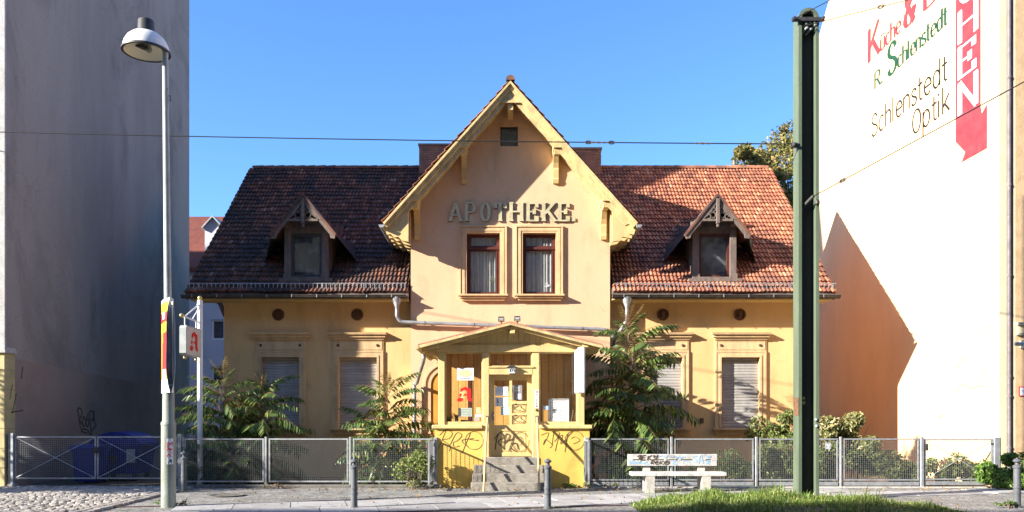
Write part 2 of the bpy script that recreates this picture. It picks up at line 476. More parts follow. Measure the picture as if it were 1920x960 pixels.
BLUEPR  = mat('pale_blue_print', (.35,.50,.70), rough=.6, grain=.03)
CREAMPR = mat('cream_print', (.72,.62,.28), rough=.6, grain=.03)
GREYPR  = mat('grey_print', (.30,.31,.34), rough=.6, grain=.03)
GOLD    = mat('gold_ball', (.55,.42,.16), rough=.35, metal=.7, grain=.05)
SIGNW   = mat('sign_plastic', (.62,.56,.52), (.56,.5,.46), sc=6, rough=.35, grain=.04)
LIGHTB  = mat('light_box_grey', (.55,.57,.60), (.46,.48,.51), sc=4, rough=.35, grain=.06)
BENCHW  = mat('bench_white_paint', (.52,.51,.49), (.36,.345,.32), sc=6, rough=.6, grain=.18, stain=(5,.6,1))
TERRA   = mat('terracotta_relief', (.16,.085,.045), (.09,.05,.03), sc=12, bump=.5, bsc=50, grain=.2)
NICHE   = mat('orange_niche_plaster', (.58,.27,.05), (.5,.22,.04), sc=2, grain=.06)
PORCEL  = mat('porcelain_insulator', (.10,.065,.05), rough=.3, grain=0)
STRAWB  = mat('dry_leaf', (.30,.18,.06), tones=[(0,(.30,.15,.05)),(.5,(.38,.26,.08)),(1,(.2,.1,.04))], rough=.9, grain=.1, transl=.2)

def leafmat(name, tones, transl=.3, rough=.5, objvar=.2):
    return mat(name, tones[0][1], None, tones=tones, rough=rough, transl=transl, grain=.1, objvar=objvar, spec=.4)
AIL    = leafmat('ailanthus_leaf', [(0,(.055,.095,.025)),(.5,(.11,.17,.045)),(.88,(.19,.25,.07)),(1,(.30,.30,.10))], transl=.35, rough=.34)
AILTIP = leafmat('young_ailanthus_leaf', [(0,(.14,.12,.035)),(.5,(.16,.14,.04)),(1,(.19,.11,.045))], transl=.4)
BUSH   = leafmat('shrub_leaf', [(0,(.085,.12,.033)),(.5,(.17,.22,.06)),(.85,(.28,.31,.10)),(1,(.42,.38,.17))])
VARIEG = leafmat('variegated_leaf', [(0,(.09,.11,.035)),(.4,(.22,.23,.075)),(.75,(.40,.37,.16)),(1,(.5,.43,.25))])
FRESH  = leafmat('fresh_green_leaf', [(0,(.05,.10,.02)),(.5,(.10,.19,.03)),(1,(.18,.27,.05))])
AUTUMN = leafmat('autumn_leaf', [(0,(.10,.11,.03)),(.5,(.22,.21,.055)),(.8,(.36,.30,.09)),(1,(.40,.24,.12))])
GRASSM = mat('grass_blade', (.2,.3,.06), (.36,.31,.13), sc=1.7, lo=.5, hi=.78, tones=[(0,(.06,.12,.025)),(.5,(.17,.27,.05)),(.85,(.28,.36,.08)),(1,(.45,.42,.18))], rough=.45, transl=.4, grain=.15, spec=.4)
BARK   = mat('young_bark', (.20,.13,.09), (.12,.08,.06), sc=8, streak=.3, grain=.2, bump=.4, bsc=40)
TRUNKM = mat('tree_bark', (.07,.05,.04), (.045,.035,.03), sc=5, streak=.3, grain=.2, bump=.6, bsc=25)
EDGEBR  = mat('brown_paving_edge', (.10,.05,.035), (.06,.035,.028), sc=9, grain=.3, rough=.8)
RACH   = mat('leaf_stalk', (.20,.09,.05), grain=.1, objvar=.3)
# ------------------------------------------------------------------ stroke lettering
def _s(sc, w=.5):
    return [(w*.92,.80*sc),(w*.72,.95*sc),(w*.42,1.0*sc),(w*.12,.88*sc),(w*.06,.70*sc),(w*.32,.56*sc),(w*.68,.46*sc),(w*.95,.30*sc),(w*.85,.10*sc),(w*.5,0),(w*.2,.04*sc),(w*.02,.2*sc)]
X = .66
GL = {
 'A': (.66, [([(0,0),(.3,1)],'s'), ([(.3,1),(.6,0)],'e'), ([(.11,.34),(.49,.34)],'')]),
 'B': (.62, [([(0,0),(0,1)],'se'), ([(0,1),(.26,1)]+arc(.28,.77,.22,.23,90,-90,8)+[(0,.54)],''), ([(0,.54),(.28,.54)]+arc(.30,.27,.26,.27,90,-90,8)+[(0,0)],'')]),
 'R': (.64, [([(0,0),(0,1)],'se'), ([(0,1),(.26,1)]+arc(.28,.76,.24,.24,90,-90,8)+[(0,.52)],''), ([(.24,.52),(.56,0)],'e')]),
 'P': (.60, [([(0,0),(0,1)],'se'), ([(0,1),(.26,1)]+arc(.28,.74,.26,.26,90,-90,10)+[(0,.48)],'')]),
 'K': (.66, [([(0,0),(0,1)],'se'), ([(.54,1),(.06,.42)],'s'), ([(.2,.58),(.6,0)],'e')]),
 'E': (.60, [([(0,0),(0,1)],'se'), ([(0,.97),(.52,.97)],''), ([(0,.52),(.36,.52)],''), ([(0,.03),(.54,.03)],''), ([(.49,1),(.49,.74)],''), ([(.50,0),(.50,.28)],''), ([(.35,.38),(.35,.66)],'')]),
 'H': (.66, [([(0,0),(0,1)],'se'), ([(.56,0),(.56,1)],'se'), ([(0,.52),(.56,.52)],'')]),
 'T': (.66, [([(.3,0),(.3,1)],'s'), ([(0,.97),(.6,.97)],''), ([(.035,1),(.035,.70)],''), ([(.565,1),(.565,.70)],'')]),
 'O': (.68, [(arc(.31,.5,.27,.47,0,360,22),'c')]),
 'C': (.62, [(arc(.32,.5,.30,.48,42,318,16),'')]),
 'N': (.68, [([(0,0),(0,1)],'se'), ([(0,1),(.56,0)],''), ([(.56,0),(.56,1)],'e')]),
 'U': (.66, [([(0,1),(0,.3)]+arc(.28,.28,.28,.28,180,360,10)+[(.56,1)],'se')]),
 'S': (.56, [(spline(_s(1.0),3),'')]),
 'W': (.85, [([(0,1),(.2,0),(.4,.9),(.6,0),(.8,1)],'')]),
 'L': (.5, [([(0,1),(0,0),(.45,0)],'')]), 'I': (.2, [([(0,0),(0,1)],'')]), 'G': (.62, [(arc(.32,.5,.30,.48,42,340,16)+[(.6,.45),(.36,.45)],'')]),
 'D': (.62, [([(0,0),(0,1),(.2,1)]+arc(.2,.5,.36,.5,90,-90,10)+[(0,0)],'')]),
 '1': (.35, [([(0,.75),(.2,1),(.2,0)],'')]), '0': (.6, [(arc(.26,.5,.26,.48,0,360,18),'c')]),
 '9': (.6, [(arc(.26,.7,.26,.28,0,360,14),'c'), ([(.52,.7),(.45,.3),(.25,0)],'')]),
 '8': (.6, [(arc(.26,.74,.22,.24,0,360,14),'c'), (arc(.26,.25,.26,.25,0,360,14),'c')]),
 '.': (.22, [([(.04,-.02),(.04,.13)],'')]),
 '!': (.25, [([(.06,1),(.04,.3)],''), ([(.03,.1),(.03,0)],'')]),
 's': (.42, [(spline(_s(X,.36),3),'')]),
 'c': (.50, [(arc(.23,X/2,.22,X/2,45,315,14),'')]),
 'e': (.52, [([(.02,X*.52),(.45,X*.52)]+arc(.235,X/2,.22,X/2,8,315,14),'')]),
 'o': (.52, [(arc(.23,X/2,.22,X/2,0,360,18),'c')]),
 'h': (.52, [([(0,0),(0,1.05)],'se'), ([(0,X*.6)]+arc(.2,X-.2,.2,.2,170,0,8)+[(.4,0)],'e')]),
 'n': (.52, [([(0,0),(0,X)],'se'), ([(0,X*.6)]+arc(.2,X-.2,.2,.2,170,0,8)+[(.4,0)],'e')]),
 'u': (.52, [([(0,X),(0,.2)]+arc(.2,.2,.2,.2,180,350,8),'s'), ([(.4,X),(.4,0)],'se')]),
 'l': (.20, [([(0,0),(0,1.05)],'se')]), 'i': (.20, [([(0,0),(0,X)],'se'), ([(0,.84),(0,.94)],'')]),
 't': (.34, [([(.1,.95),(.1,.1),(.16,.01),(.28,.02)],''), ([(-.06,X),(.28,X)],'')]),
 'd': (.56, [(arc(.22,X/2,.21,X/2,0,360,18),'c'), ([(.43,0),(.43,1.05)],'se')]),
 'p': (.56, [(arc(.22,X/2,.21,X/2,0,360,18),'c'), ([(.01,-.33),(.01,X)],'se')]),
 'k': (.48, [([(0,0),(0,1.05)],'se'), ([(.36,X),(0,.24)],''), ([(.12,.36),(.40,0)],'e')]),
 '&': (.82, [(spline([(.66,.0),(.2,.66),(.18,.85),(.32,.97)],4),''), (spline([(.31,.97),(.46,.85),(.40,.66),(.12,.42)],4),''), (spline([(.13,.43),(.06,.2),(.22,.02),(.45,.06),(.62,.3),(.66,.46)],4),'')]),
}
GL['ü'] = (.52, GL['u'][1] + [([(.08,.82),(.08,.92)],''), ([(.32,.82),(.32,.92)],'')])
GL['Ü'] = (.66, GL['U'][1] + [([(.16,1.1),(.16,1.2)],''), ([(.4,1.1),(.4,1.2)],'')])

def letter(mb, ch, fr, x, y, h, thick, thin, serif=0.0, sx=1.0, slant=0.0, t=.002, lift=0.0, mi=0, flare=None):
    adv, strokes = GL[ch]
    k = 0
    def T(p): return (x + (p[0] + slant*p[1])*h*sx, y + p[1]*h)
    for pts, fl in strokes:
        P = [T(p) for p in pts]; n = len(P); ws = []
        for i in range(n):
            a, b = pts[max(i-1, 0)], pts[min(i+1, n-1)]
            if 'c' in fl: a, b = pts[(i-1) % (n-1)], pts[(i+1) % (n-1)]
            dx, dy = abs(b[0]-a[0])*sx, abs(b[1]-a[1]); l = math.hypot(dx, dy) or 1
            ws.append((thin + (thick-thin)*(dy/l)**1.5)*h)
        mb.ribbon(P, ws, fr, t, lift + k*.0004, mi); k += 1
        if serif:
            for q, f in ((pts[0], 's'), (pts[-1], 'e')):
                if f in fl:
                    yy = max(min(q[1], 1.05-thin/2), thin/2 if q[1] > -.1 else q[1])
                    a = T((q[0]-serif/sx, yy)); b = T((q[0]+serif/sx, yy))
                    mb.ribbon([a, b], thin*h, fr, t, lift + k*.0004, mi); k += 1
    return adv*h*sx

def write(mb, s, fr, x, y, h, thick, thin, serif=0.0, sx=1.0, slant=0.0, gap=.0, t=.002, lift=0.0, mi=0):
    for ch in s:
        if ch == ' ': x += .35*h*sx; continue
        x += letter(mb, ch, fr, x, y, h, thick, thin, serif, sx, slant, t, lift, mi) + gap*h
    return x

# ------------------------------------------------------------------ the setting
MB().add([(-400,-300,-.14),(400,-300,-.14),(400,600,-.14),(-400,600,-.14)], [(0,1,2,3)]).build('ground', ASPH, kind='structure')
sw = MB().box(-45, 60, -5.62, 16, -.135, -.004)
sidewalk = sw.build('sidewalk', MOSAIC, at=(0,0,-.004), kind='structure')
kb = None
kmesh = MB().cbox(-.49, .49, -.14, .14, -.3, .0, .02).mesh('kerb_stone', CONC)
for i in range(40):
    place('kerb_stone', kmesh, sidewalk, (-19.5+i, -5.62, .004 + rng.uniform(-.004,.004)))
yard = MB().add([(-11.7,.12,.003),(11.34,.12,.003),(11.34,14,.003),(-11.7,14,.003)], [(0,1,2,3)]).build('yard_soil', SOIL, kind='structure')

# slab band running slightly askew across the sidewalk, each slab its own piece
sA, sB = Vector((-6.1,-3.9,0)), Vector((2.8,-1.55,0))
sd = (sB-sA).normalized(); sn = Vector((sd.y,-sd.x,0))
smesh = []
for k in range(4):
    m_ = MB(); j = [rng.uniform(-.008,.008) for _ in range(4)]
    m_.add([(0+j[0],0,.0),(.985,j[1],0),(.985+j[2],-.985,0),(j[3],-.985,0),(0,0,-.06),(.985,0,-.06),(.985,-.985,-.06),(0,-.985,-.06)],
           [(0,1,2,3),(0,4,5,1),(1,5,6,2),(2,6,7,3),(3,7,4,0)])
    smesh.append(m_.mesh('slab', SLAB))
ang = math.atan2(sd.y, sd.x)
for r in range(2):
    for c in range(-2, 17):
        p = sA + sd*(c*1.0 + (.5 if r else 0)) + sn*(r*1.0)
        if p.x < -6.9 or p.y + .3 > -.1: continue
        if p.y < -5.2: continue
        place('slab', smesh[(c*2+r) % 4], sidewalk, (p.x, p.y, .014 + rng.uniform(-.006,.006)), (rng.uniform(-.006,.006), rng.uniform(-.004,.004), ang))
# narrow rust-brown strip along both sides of the slab band
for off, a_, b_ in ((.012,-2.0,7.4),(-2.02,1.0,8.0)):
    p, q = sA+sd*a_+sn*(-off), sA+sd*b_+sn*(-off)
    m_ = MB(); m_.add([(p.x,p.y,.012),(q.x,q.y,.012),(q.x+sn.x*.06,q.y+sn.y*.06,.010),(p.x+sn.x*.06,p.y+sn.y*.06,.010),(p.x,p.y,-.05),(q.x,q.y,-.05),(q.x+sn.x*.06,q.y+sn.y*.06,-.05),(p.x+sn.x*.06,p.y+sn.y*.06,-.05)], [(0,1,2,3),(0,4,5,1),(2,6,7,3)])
    m_.build('paving_edge', EDGEBR, sidewalk)
# manhole
mh = MB().lathe([(.34,-.02),(.36,.016),(.33,.02),(.31,.008),(0,.008)], (fx(422,-2.1),-2.0,.006), 24)
for k in range(5):
    mh.box(fx(422,-2.1)-.2, fx(422,-2.1)+.2, -2.2+k*.09, -2.2+k*.09+.04, .013, .02)
mh.build('manhole_cover', KERBM, sidewalk)

# cobbled driveway on the left: the nearest stones are pieces, the rest one mass
drive = MB().add([(-14,-5.45,.002),(-7.35,-5.45,.002),(-7.62,.1,.002),(-14,.1,.002)], [(0,1,2,3)]).build('cobbled_driveway', SOIL, kind='structure')
def cobble(w, d, h, seed):
    r = np.random.default_rng(seed); n = 8; v = []
    for (s, z) in ((1.0,-.03),(1.0,h*.55),(.72,h)):
        for k in range(n):
            t = 2*math.pi*(k+.5)/n
            x = max(-.5, min(.5, math.cos(t)*.62))*w*s; y = max(-.5, min(.5, math.sin(t)*.62))*d*s
            v.append((x*(1+r.uniform(-.07,.07)), y*(1+r.uniform(-.07,.07)), z + (r.uniform(-.006,.006) if z > 0 else 0)))
    f = [(k, (k+1)%n, n+(k+1)%n, n+k) for k in range(n)] + [(n+k, n+(k+1)%n, 2*n+(k+1)%n, 2*n+k) for k in range(n)] + [tuple(range(2*n,3*n))]
    return v, f
cobs = [cobble(.15,.125,.03,k) for k in range(6)]
cmesh = [MB().add(v, f).mesh('cobblestone', COBBLE) for v, f in cobs]
rest = MB(); spots = []
row = 0; yy = -5.4
while yy < .06:
    xx = -13.6 + (.075 if row % 2 else 0) + rng.uniform(-.04,.04)
    while xx < -7.42 - .05*(yy+5.4)/1.1:
        spots.append((xx + rng.uniform(-.016,.016), yy + .035*math.sin(xx*1.6) + rng.uniform(-.016,.016), rng.uniform(-.28,.28)))
        xx += rng.uniform(.142,.174)
    yy += .136; row += 1
def in_view(x, y):
    px = CX + x*FPX/(y-CAMY); return px > -5
near = sorted([s for s in spots if in_view(s[0], s[1]) and s[1] > -5.0], key=lambda s: s[1])
near = set(near[:290])
for i, s in enumerate(spots):
    z = .004 + rng.uniform(-.008,.008)
    if s in near:
        place('cobblestone', cmesh[i % 6], drive, (s[0], s[1], z), (rng.uniform(-.09,.09), rng.uniform(-.09,.09), s[2]), (rng.uniform(.86,1.06), rng.uniform(.86,1.04), rng.uniform(.8,1.25)))
    else:
        v, f = cobs[i % 6]; c, sn_ = math.cos(s[2]), math.sin(s[2])
        rest.add([(s[0]+x*c-y*sn_, s[1]+x*sn_+y*c, z+h) for x, y, h in v], f)
rest.build('cobblestones', COBBLE, drive, kind='stuff', fix=False)
# double edging row
em = MB().cbox(-.11,.11,-.07,.07,-.05,.035,.015).mesh('edging_stone', COBBLE)
for k in range(24):
    y = -5.3 + k*.232
    for dx in (0,.17):
        place('edging_stone', em, drive, (-7.32 - .05*(y+5.4)/1.1*1.0 + dx, y, .004+rng.uniform(-.006,.006)), (0,0,math.radians(90+3)+rng.uniform(-.05,.05)))

# ------------------------------------------------------------------ left neighbour
LX, LYB = -11.72, 10.6
lb = thing('neighbour_building', (LX-8, 5, 0), 'tall building on the left with a bare grey side wall and brown painted base', 'building')
m_ = MB()
ev, rdg = 16.3, 23.0                    # steep front roof slope above the eaves
m_.add([(LX,0,-.1),(LX,LYB,-.1),(LX,LYB,rdg),(LX,1.45,rdg),(LX,0,ev)], [(0,1,2,3,4)])
m_.add([(LX,LYB,-.1),(-48,LYB,-.1),(-48,LYB,rdg),(LX,LYB,rdg),(-48,1.45,rdg),(LX,1.45,rdg),(-48,0,ev),(LX,0,ev),(-48,0,-.1)], [(0,1,2,3),(3,2,4,5),(5,4,6,7),(1,8,6,4,2)])
m_.build('side_wall', LWALL, lb)
# brown painted base on the side wall, its upper edge falling slightly to the back
m_ = MB(); zt = 1.6 + (785-670)*18.6/1500
fr_l = Frame((LX,0,0), (0,1,0), (0,0,1), (1,0,0))
m_.plate([(0.02,0),(LYB-.01,0),(LYB-.01,2.55),(6.0,2.75),(0.02,zt)], fr_l, .012)
m_.build('painted_base', LWALL2, lb)
m_ = MB()
zb = fz(660,-.05)
m_.box(-48, LX-.30, -.02, .3, zb+.12, 16.3)                 # upper plaster
m_.box(LX-.30, LX-.003, -.06, .3, zb+.12, 16.3)              # corner strip
m_.build('street_front', LFRONT, lb)
m_ = MB(); z = 0.0; k = 0
while z < zb-.05:
    h = min(.455, zb-.02-z)
    m_.box(-48, LX-.004+.02, -.10, .3, z+.012, z+h); z += h
m_.box(-48, LX+.0, -.07, .3, 0, zb-.03)
m_.build('street_base', LBASE, lb)
m_ = MB(); m_.box(-48, LX+.07, -.16, .3, zb-.02, zb+.05); m_.box(-48, LX+.03, -.11, .3, zb+.053, zb+.115); m_.build('base_moulding', LFRONT, lb)
for i, xw in enumerate((-14.6,-17.4,-20.2)):
    for zf in (1.2, 5.0, 8.6, 12.2):
        w_ = MB(); w_.box(xw-.62, xw+.62, -.09, -.02, zf, zf+2.0); wo = w_.build('window', WHITEP, lb)
        MB().box(xw-.5, xw-.03, -.1, -.085, zf+.12, zf+1.88).box(xw+.03, xw+.5, -.1, -.085, zf+.12, zf+1.88).build('pane', DIRTY, wo)
# graffiti tag on the side wall (kept as it is written)
g = MB()
def wy(px): return -LX*FPX/(CX-px) + CAMY          # depth along the left wall
gy0, gy1 = wy(144), wy(180)
gh = 50*(gy0-CAMY)/FPX
def gp(pts): return [(gy0 + (u/200)*(gy1-gy0), EYE + (785 - (765 + v/200*50))*((gy0+(u/200)*(gy1-gy0))-CAMY)/FPX) for u, v in pts]
for st in ([(30,150),(10,40),(0,15),(20,0),(45,20),(40,60),(22,78)], [(22,78),(35,110),(60,130)], [(62,62),(50,100),(62,140),(85,110),(66,62)],
           [(110,40),(90,90),(95,140),(118,120),(112,80),(95,90)], [(140,180),(125,60),(130,25),(160,30),(165,70),(140,95)], [(175,20),(172,60),(185,120),(195,130),(150,165)],
           [(150,165),(135,200),(110,172),(80,160),(40,160),(45,175),(100,190)], [(175,20),(160,110)]):
    g.ribbon(gp(st), .045, fr_l, .004, .014, smooth=True)
g.build('graffiti', GRAFD, lb)
g = MB()
for st in ([(.2,2.4),(.02+.08,2.05),(.35,2.2),(.2,1.72)], [(.15,1.75),(.62,1.80)], [(.6,2.85),(.55,2.55)]):
    g.ribbon(st, .03, fr_l, .004, .014)
g.build('graffiti', GRAFD, lb)

# ------------------------------------------------------------------ right neighbour
RX = 11.35
TRIMD = mat('cracked_paint', (.16,.13,.09), grain=.2)
def wp_(px, py): return (-(RX*FPX/(px-CX) + CAMY), EYE + (HY-py)*RX/(px-CX))
rb = thing('neighbour_building', (RX+6, 6, 0), 'neighbour building on the right with white painted advertising side wall and peach front', 'building')
m_ = MB()
prof = [(0,-.1),(12.4,-.1),(12.4,14.2),(9.9,16.5),(6,20),(0,14.5)]
m_.add([(RX,y,z) for y, z in prof], [(0,1,2,3,4,5)])
m_.add([(RX,12.4,0),(40,12.4,0),(40,12.4,14.2),(RX,12.4,14.2),(40,6,20),(RX,6,20),(40,0,14.5),(RX,0,14.5)], [(0,1,2,3),(3,2,4,5),(5,4,6,7)])
m_.build('side_wall', RWALL, rb)
m_ = MB(); m_.box(RX-.012, RX+.16, -.05, .3, 0, 14.4); m_.box(RX+.32, RX+.36, -.03, .0495, 0, 14.4); m_.build('corner_strip', RCREAM, rb)
m_ = MB(); m_.box(RX+.16, RX+.36, .05, .3, 0, 14.4); m_.build('corner_groove', RCREAM, rb)
m_ = MB(); m_.box(RX+.36, 40, -.04, .3, 0, 14.4); m_.build('street_front', RPEACH, rb)
zc0, zc1 = fz(626,-.08), fz(607,-.08)
m_ = MB(); m_.box(RX+.38, 40, -.07, -.038, zc0+.02, zc1-.03); m_.box(RX+.37, 40, -.13, -.036, zc1-.03, zc1+.03); m_.box(RX+.37, 40, -.10, -.037, zc0-.03, zc0+.02); m_.build('string_course', RCREAM, rb)
dp = MB(); xd = fx(1891.5,-.02)
dp.tube([(xd,-.015,14),(xd,-.015,.25),(xd,-.03,.1)], .055, 12)
for zz in (.9, 2.1, 2.55, 4.9, 7.0, 9.5, 12):
    dp.tube([(xd,-.015,zz),(xd,-.015,zz+.05)], .066, 12); dp.box(xd-.085, xd+.085, -.03, .049, zz+.015, zz+.03)
dp.build('downpipe', PIPEM, rb)
br = MB(); br.tube([(xd+.02,-.22,fz(645,-.2)),(xd+.8,-.30,fz(648,-.2))], .045, 10); br.box(xd+.24, xd+.36, -.33, -.03, fz(652,-.2), fz(637,-.2)); br.build('bracket_arm', GREYPAI, rb)
for i, xw in enumerate((14.2,17.0,19.8)):
    for zf in (1.2, 4.6, 7.8, 11.0):
        w_ = MB(); w_.box(xw-.62, xw+.62, -.08, -.03, zf, zf+1.9); wo = w_.build('window', WHITEP, rb)
        MB().box(xw-.5, xw-.03, -.09, -.075, zf+.12, zf+1.78).box(xw+.03, xw+.5, -.09, -.075, zf+.12, zf+1.78).build('pane', DIRTY, wo)
# hairline cracks in the white wall near its foot
ck = MB()
for i, st in enumerate(([(1792,735),(1806,720),(1818,724)],[(1838,690),(1842,705),(1836,716)],[(1842,722),(1850,726)],[(1815,728),(1840,724)],[(1778,790),(1783,800)],[(1760,782),(1772,778)],[(1846,680),(1850,690),(1846,700)])):
    ck.ribbon([wp_(u, v) for u, v in st], .022, Frame((RX-.002,0,0), (0,-1,0), (0,0,1), (-1,0,0)), .001, .0004*i)
ck.build('wall_crack', TRIMD, rb, fix=False)
# red framed notice
xs0, xs1 = fx(1911,-.06), fx(1911,-.06)+.26
sg = thing('notice_sign', ((xs0+xs1)/2, -.06, fz(734,-.06)), 'small white sign with red frame on the peach front at the right edge', 'sign')
MB().box(xs0, xs1, -.062, -.041, fz(743,-.06), fz(725,-.06)).build('frame', REDP, sg)
m_ = MB(); m_.box(xs0+.02, xs1-.02, -.066, -.061, fz(743,-.06)+.02, fz(725,-.06)-.02); m_.build('panel', PAPER, sg)
m_ = MB(); m_.ribbon([(xs0+.06,fz(732,-.06)),(xs0+.2,fz(732,-.06)),(xs0+.13,fz(738,-.06)),(xs0+.06,fz(732,-.06))], .012, front(-.066), .001); m_.build('print', GREYPR, sg)

# painted lettering on the white side wall
fr_r = Frame((RX-.002,0,0), (0,-1,0), (0,0,1), (-1,0,0))
def ry(px): return RX*FPX/(px-CX) + CAMY
def rz(px, py): return EYE + (HY-py)*RX/(px-CX)
def fit(mb, s, x0, x1, y, h, thick, thin, serif=0, gap=0.05, h0=None, mi=0):
    """letter a line so that it spans x0..x1 on the wall; first letter may be taller (h0)"""
    def width(sx):
        t = 0
        for i, ch in enumerate(s):
            hh = h0 if (h0 and i == 0) else h
            t += (.35 if ch == ' ' else GL[ch][0])*hh*sx + gap*h
        return t
    sx = (x1-x0+gap*h)/width(1.0)
    x = x0
    for i, ch in enumerate(s):
        hh = h0 if (h0 and i == 0) else h
        if ch == ' ': x += .35*hh*sx; continue
        x += letter(mb, ch, fr_r, x, y, hh, thick, thin, serif, sx, 0, .003, 0, mi) + gap*h*sx
    return x
let = MB()
fit(let, 'Schlenstedt', -6.52, -2.12, 10.42, .68, .105, .08)
fit(let, 'Optik', -4.0, -2.0, 9.58, .68, .105, .08)
let.build('wall_lettering', BLACKP, rb, fix=False)
let = MB()
fit(let, 'R.', -6.30, -5.72, 11.86, .50, .22, .08, .09)
fit(let, 'Schlenstedt', -5.42, -2.15, 11.86, .50, .22, .08, .08, h0=.92)
let.build('wall_lettering', GREENT, rb, fix=False)
let = MB()
fit(let, 'Küche', -6.70, -4.62, 12.86, .52, .22, .08, .08, h0=1.02)
fit(let, '&', -4.45, -3.75, 12.80, .95, .26, .06)
fit(let, 'B', -3.30, -2.55, 12.78, .95, .22, .06, .12)
let.build('wall_lettering', PINKR, rb, fix=False)
band = MB()
def wp(px, py): return (-ry(px), rz(px, py))
b0, b1 = -ry(1792), -ry(1839)
top = 15.2
zl = rz(1794, 265)
band.plate([(b0, zl), wp(1810,285), wp(1803,305), wp(1851,278), wp(1851,195), wp(1841,213), (b1, rz(1840,200)), (b1, top), (b0, top)], fr_r, .003)
band.build('painted_arrow_band', PINKR, rb, fix=False)
let = MB(); bx = b0 + .16; bw = (b1-b0) - .34
zz = rz(1816, 205)
for ch in 'NEHCÜK':
    w_ = GL[ch][0]*.84
    letter(let, ch, fr_r, bx + .04, zz, .80, .24, .06, .10, bw/(.80*.60), 0, .003, .004); zz += .90 + (.1 if ch == 'Ü' else 0)
let.build('wall_lettering', PAPER, rb, fix=False)

# ------------------------------------------------------------------ pale house far behind, left
FY = 22.0
fb = thing('rear_house', (-20, 26, 0), 'pale house with red tiled roof seen in the gap behind the left gable', 'house')
ez = fz(500,FY)
zr = fz(402,FY+5)
m_ = MB(); hol = []
wins = []
for xw in (-29,-26,-23,-20,-17.7, -14.55-.0):
    for zf in (fz(637,FY), fz(725,FY)):
        wins.append((xw, zf))
m_.poly(rect(-34,-8,0,ez), [rect(x-.62,x+.62,z,z+1.02) for x, z in wins], front(FY), 12, reveal=.18)
m_.build('wall', FARW, fb)
for x, z in wins:
    wf = MB().poly(rect(x-.62,x+.62,z,z+1.02), [rect(x-.54,x-.04,z+.09,z+.94), rect(x+.04,x+.54,z+.09,z+.94)], front(FY+.08), .06).build('window', WHITEP, fb)
    MB().add([(x-.6,FY+.12,z),(x+.6,FY+.12,z),(x+.6,FY+.12,z+1),(x-.6,FY+.12,z+1)], [(0,1,2,3)]).build('pane', GREYIN, wf)
m_ = MB()
m_.prism([(-34.4,FY-.35,ez-.1),(-34.4,FY+5.5,zr),(-34.4,FY+12.3,ez-.1),(-34.4,FY+12.3,ez-.3),(-34.4,FY+5.5,zr-.25),(-34.4,FY-.35,ez-.3)], (26.8,0,0))
rf = m_.build('roof', FARTILE, fb)
xd0, xd1 = fx(384,FY+1.2), fx(417,FY+1.2)
zd0, zd1 = fz(470,FY+1.2), fz(425,FY+1.2); xm = (xd0+xd1)/2
m_ = MB(); m_.prism([(xd0,FY+1.2,zd0-.8),(xd1,FY+1.2,zd0-.8),(xd1,FY+1.2,zd1),(xm,FY+1.2,zd1+.5),(xd0,FY+1.2,zd1)], (0,4,0)); m_.build('dormer', FARW, fb)
m_ = MB()
for sgn, xe in ((-1,xd0-.1),(1,xd1+.1)):
    m_.prism([(xm,FY+1.0,zd1+.56),(xe,FY+1.0,zd1-.05),(xe,FY+1.0,zd1-.15),(xm,FY+1.0,zd1+.46)], (0,4,0))
m_.build('dormer_roof', ZINC, fb)
# ------------------------------------------------------------------ the old pharmacy house
YW, YA, YV = 3.3, 2.85, 2.05           # wing wall, middle projection wall, front of its gable roof
EY, EZ, RYM, RZM = 2.7, 4.97, 8.0, 9.92
SL = (RZM-EZ)/(RYM-EY)
GX = 2.67                               # half width of the middle projection
AZ, GS = 10.34, 1.114                   # apex height and slope of the middle gable roof
HX = 7.84
house = thing('pharmacy_house', (0, 3, 0), 'old yellow and peach pharmacy house with steep red tiled roof and central gable', 'house')
fw = front(YW)

# --- wings
def zpx(py): return fz(py, YW)
win_px = [(490,562),(635,707)]
wz0, wz1 = zpx(806), zpx(670)
spans = []
for a, b in win_px:
    spans.append((fx(a,YW), fx(b,YW)))
spans += [(-b, -a) for a, b in spans]
med = [fx(522,YW), fx(670,YW), fx(1243,YW), fx(1387,YW)]
for s in (-1, 1):
    w = MB()
    xs = sorted((s*HX, s*GX))
    hol = [rect(a, b, wz0, wz1) for a, b in spans if xs[0] < a < xs[1]]
    w.poly(rect(xs[0], xs[1], -.1, 5.45), hol, fw, .4, reveal=.16)
    fe = Frame((s*HX,0,0), (0,1,0), (0,0,1), (s,0,0))
    w.add([fe.p(*q) for q in [(YW,-.1),(12.7,-.1),(12.7,5.45),(8.0,9.72),(YW,5.45)]], [(0,1,2,3,4)])
    w.build('wing_wall', YELLOW, house)
MB().box(-HX, HX, 12.4, 12.7, -.1, 5.45).build('rear_wall', YELLOW, house)

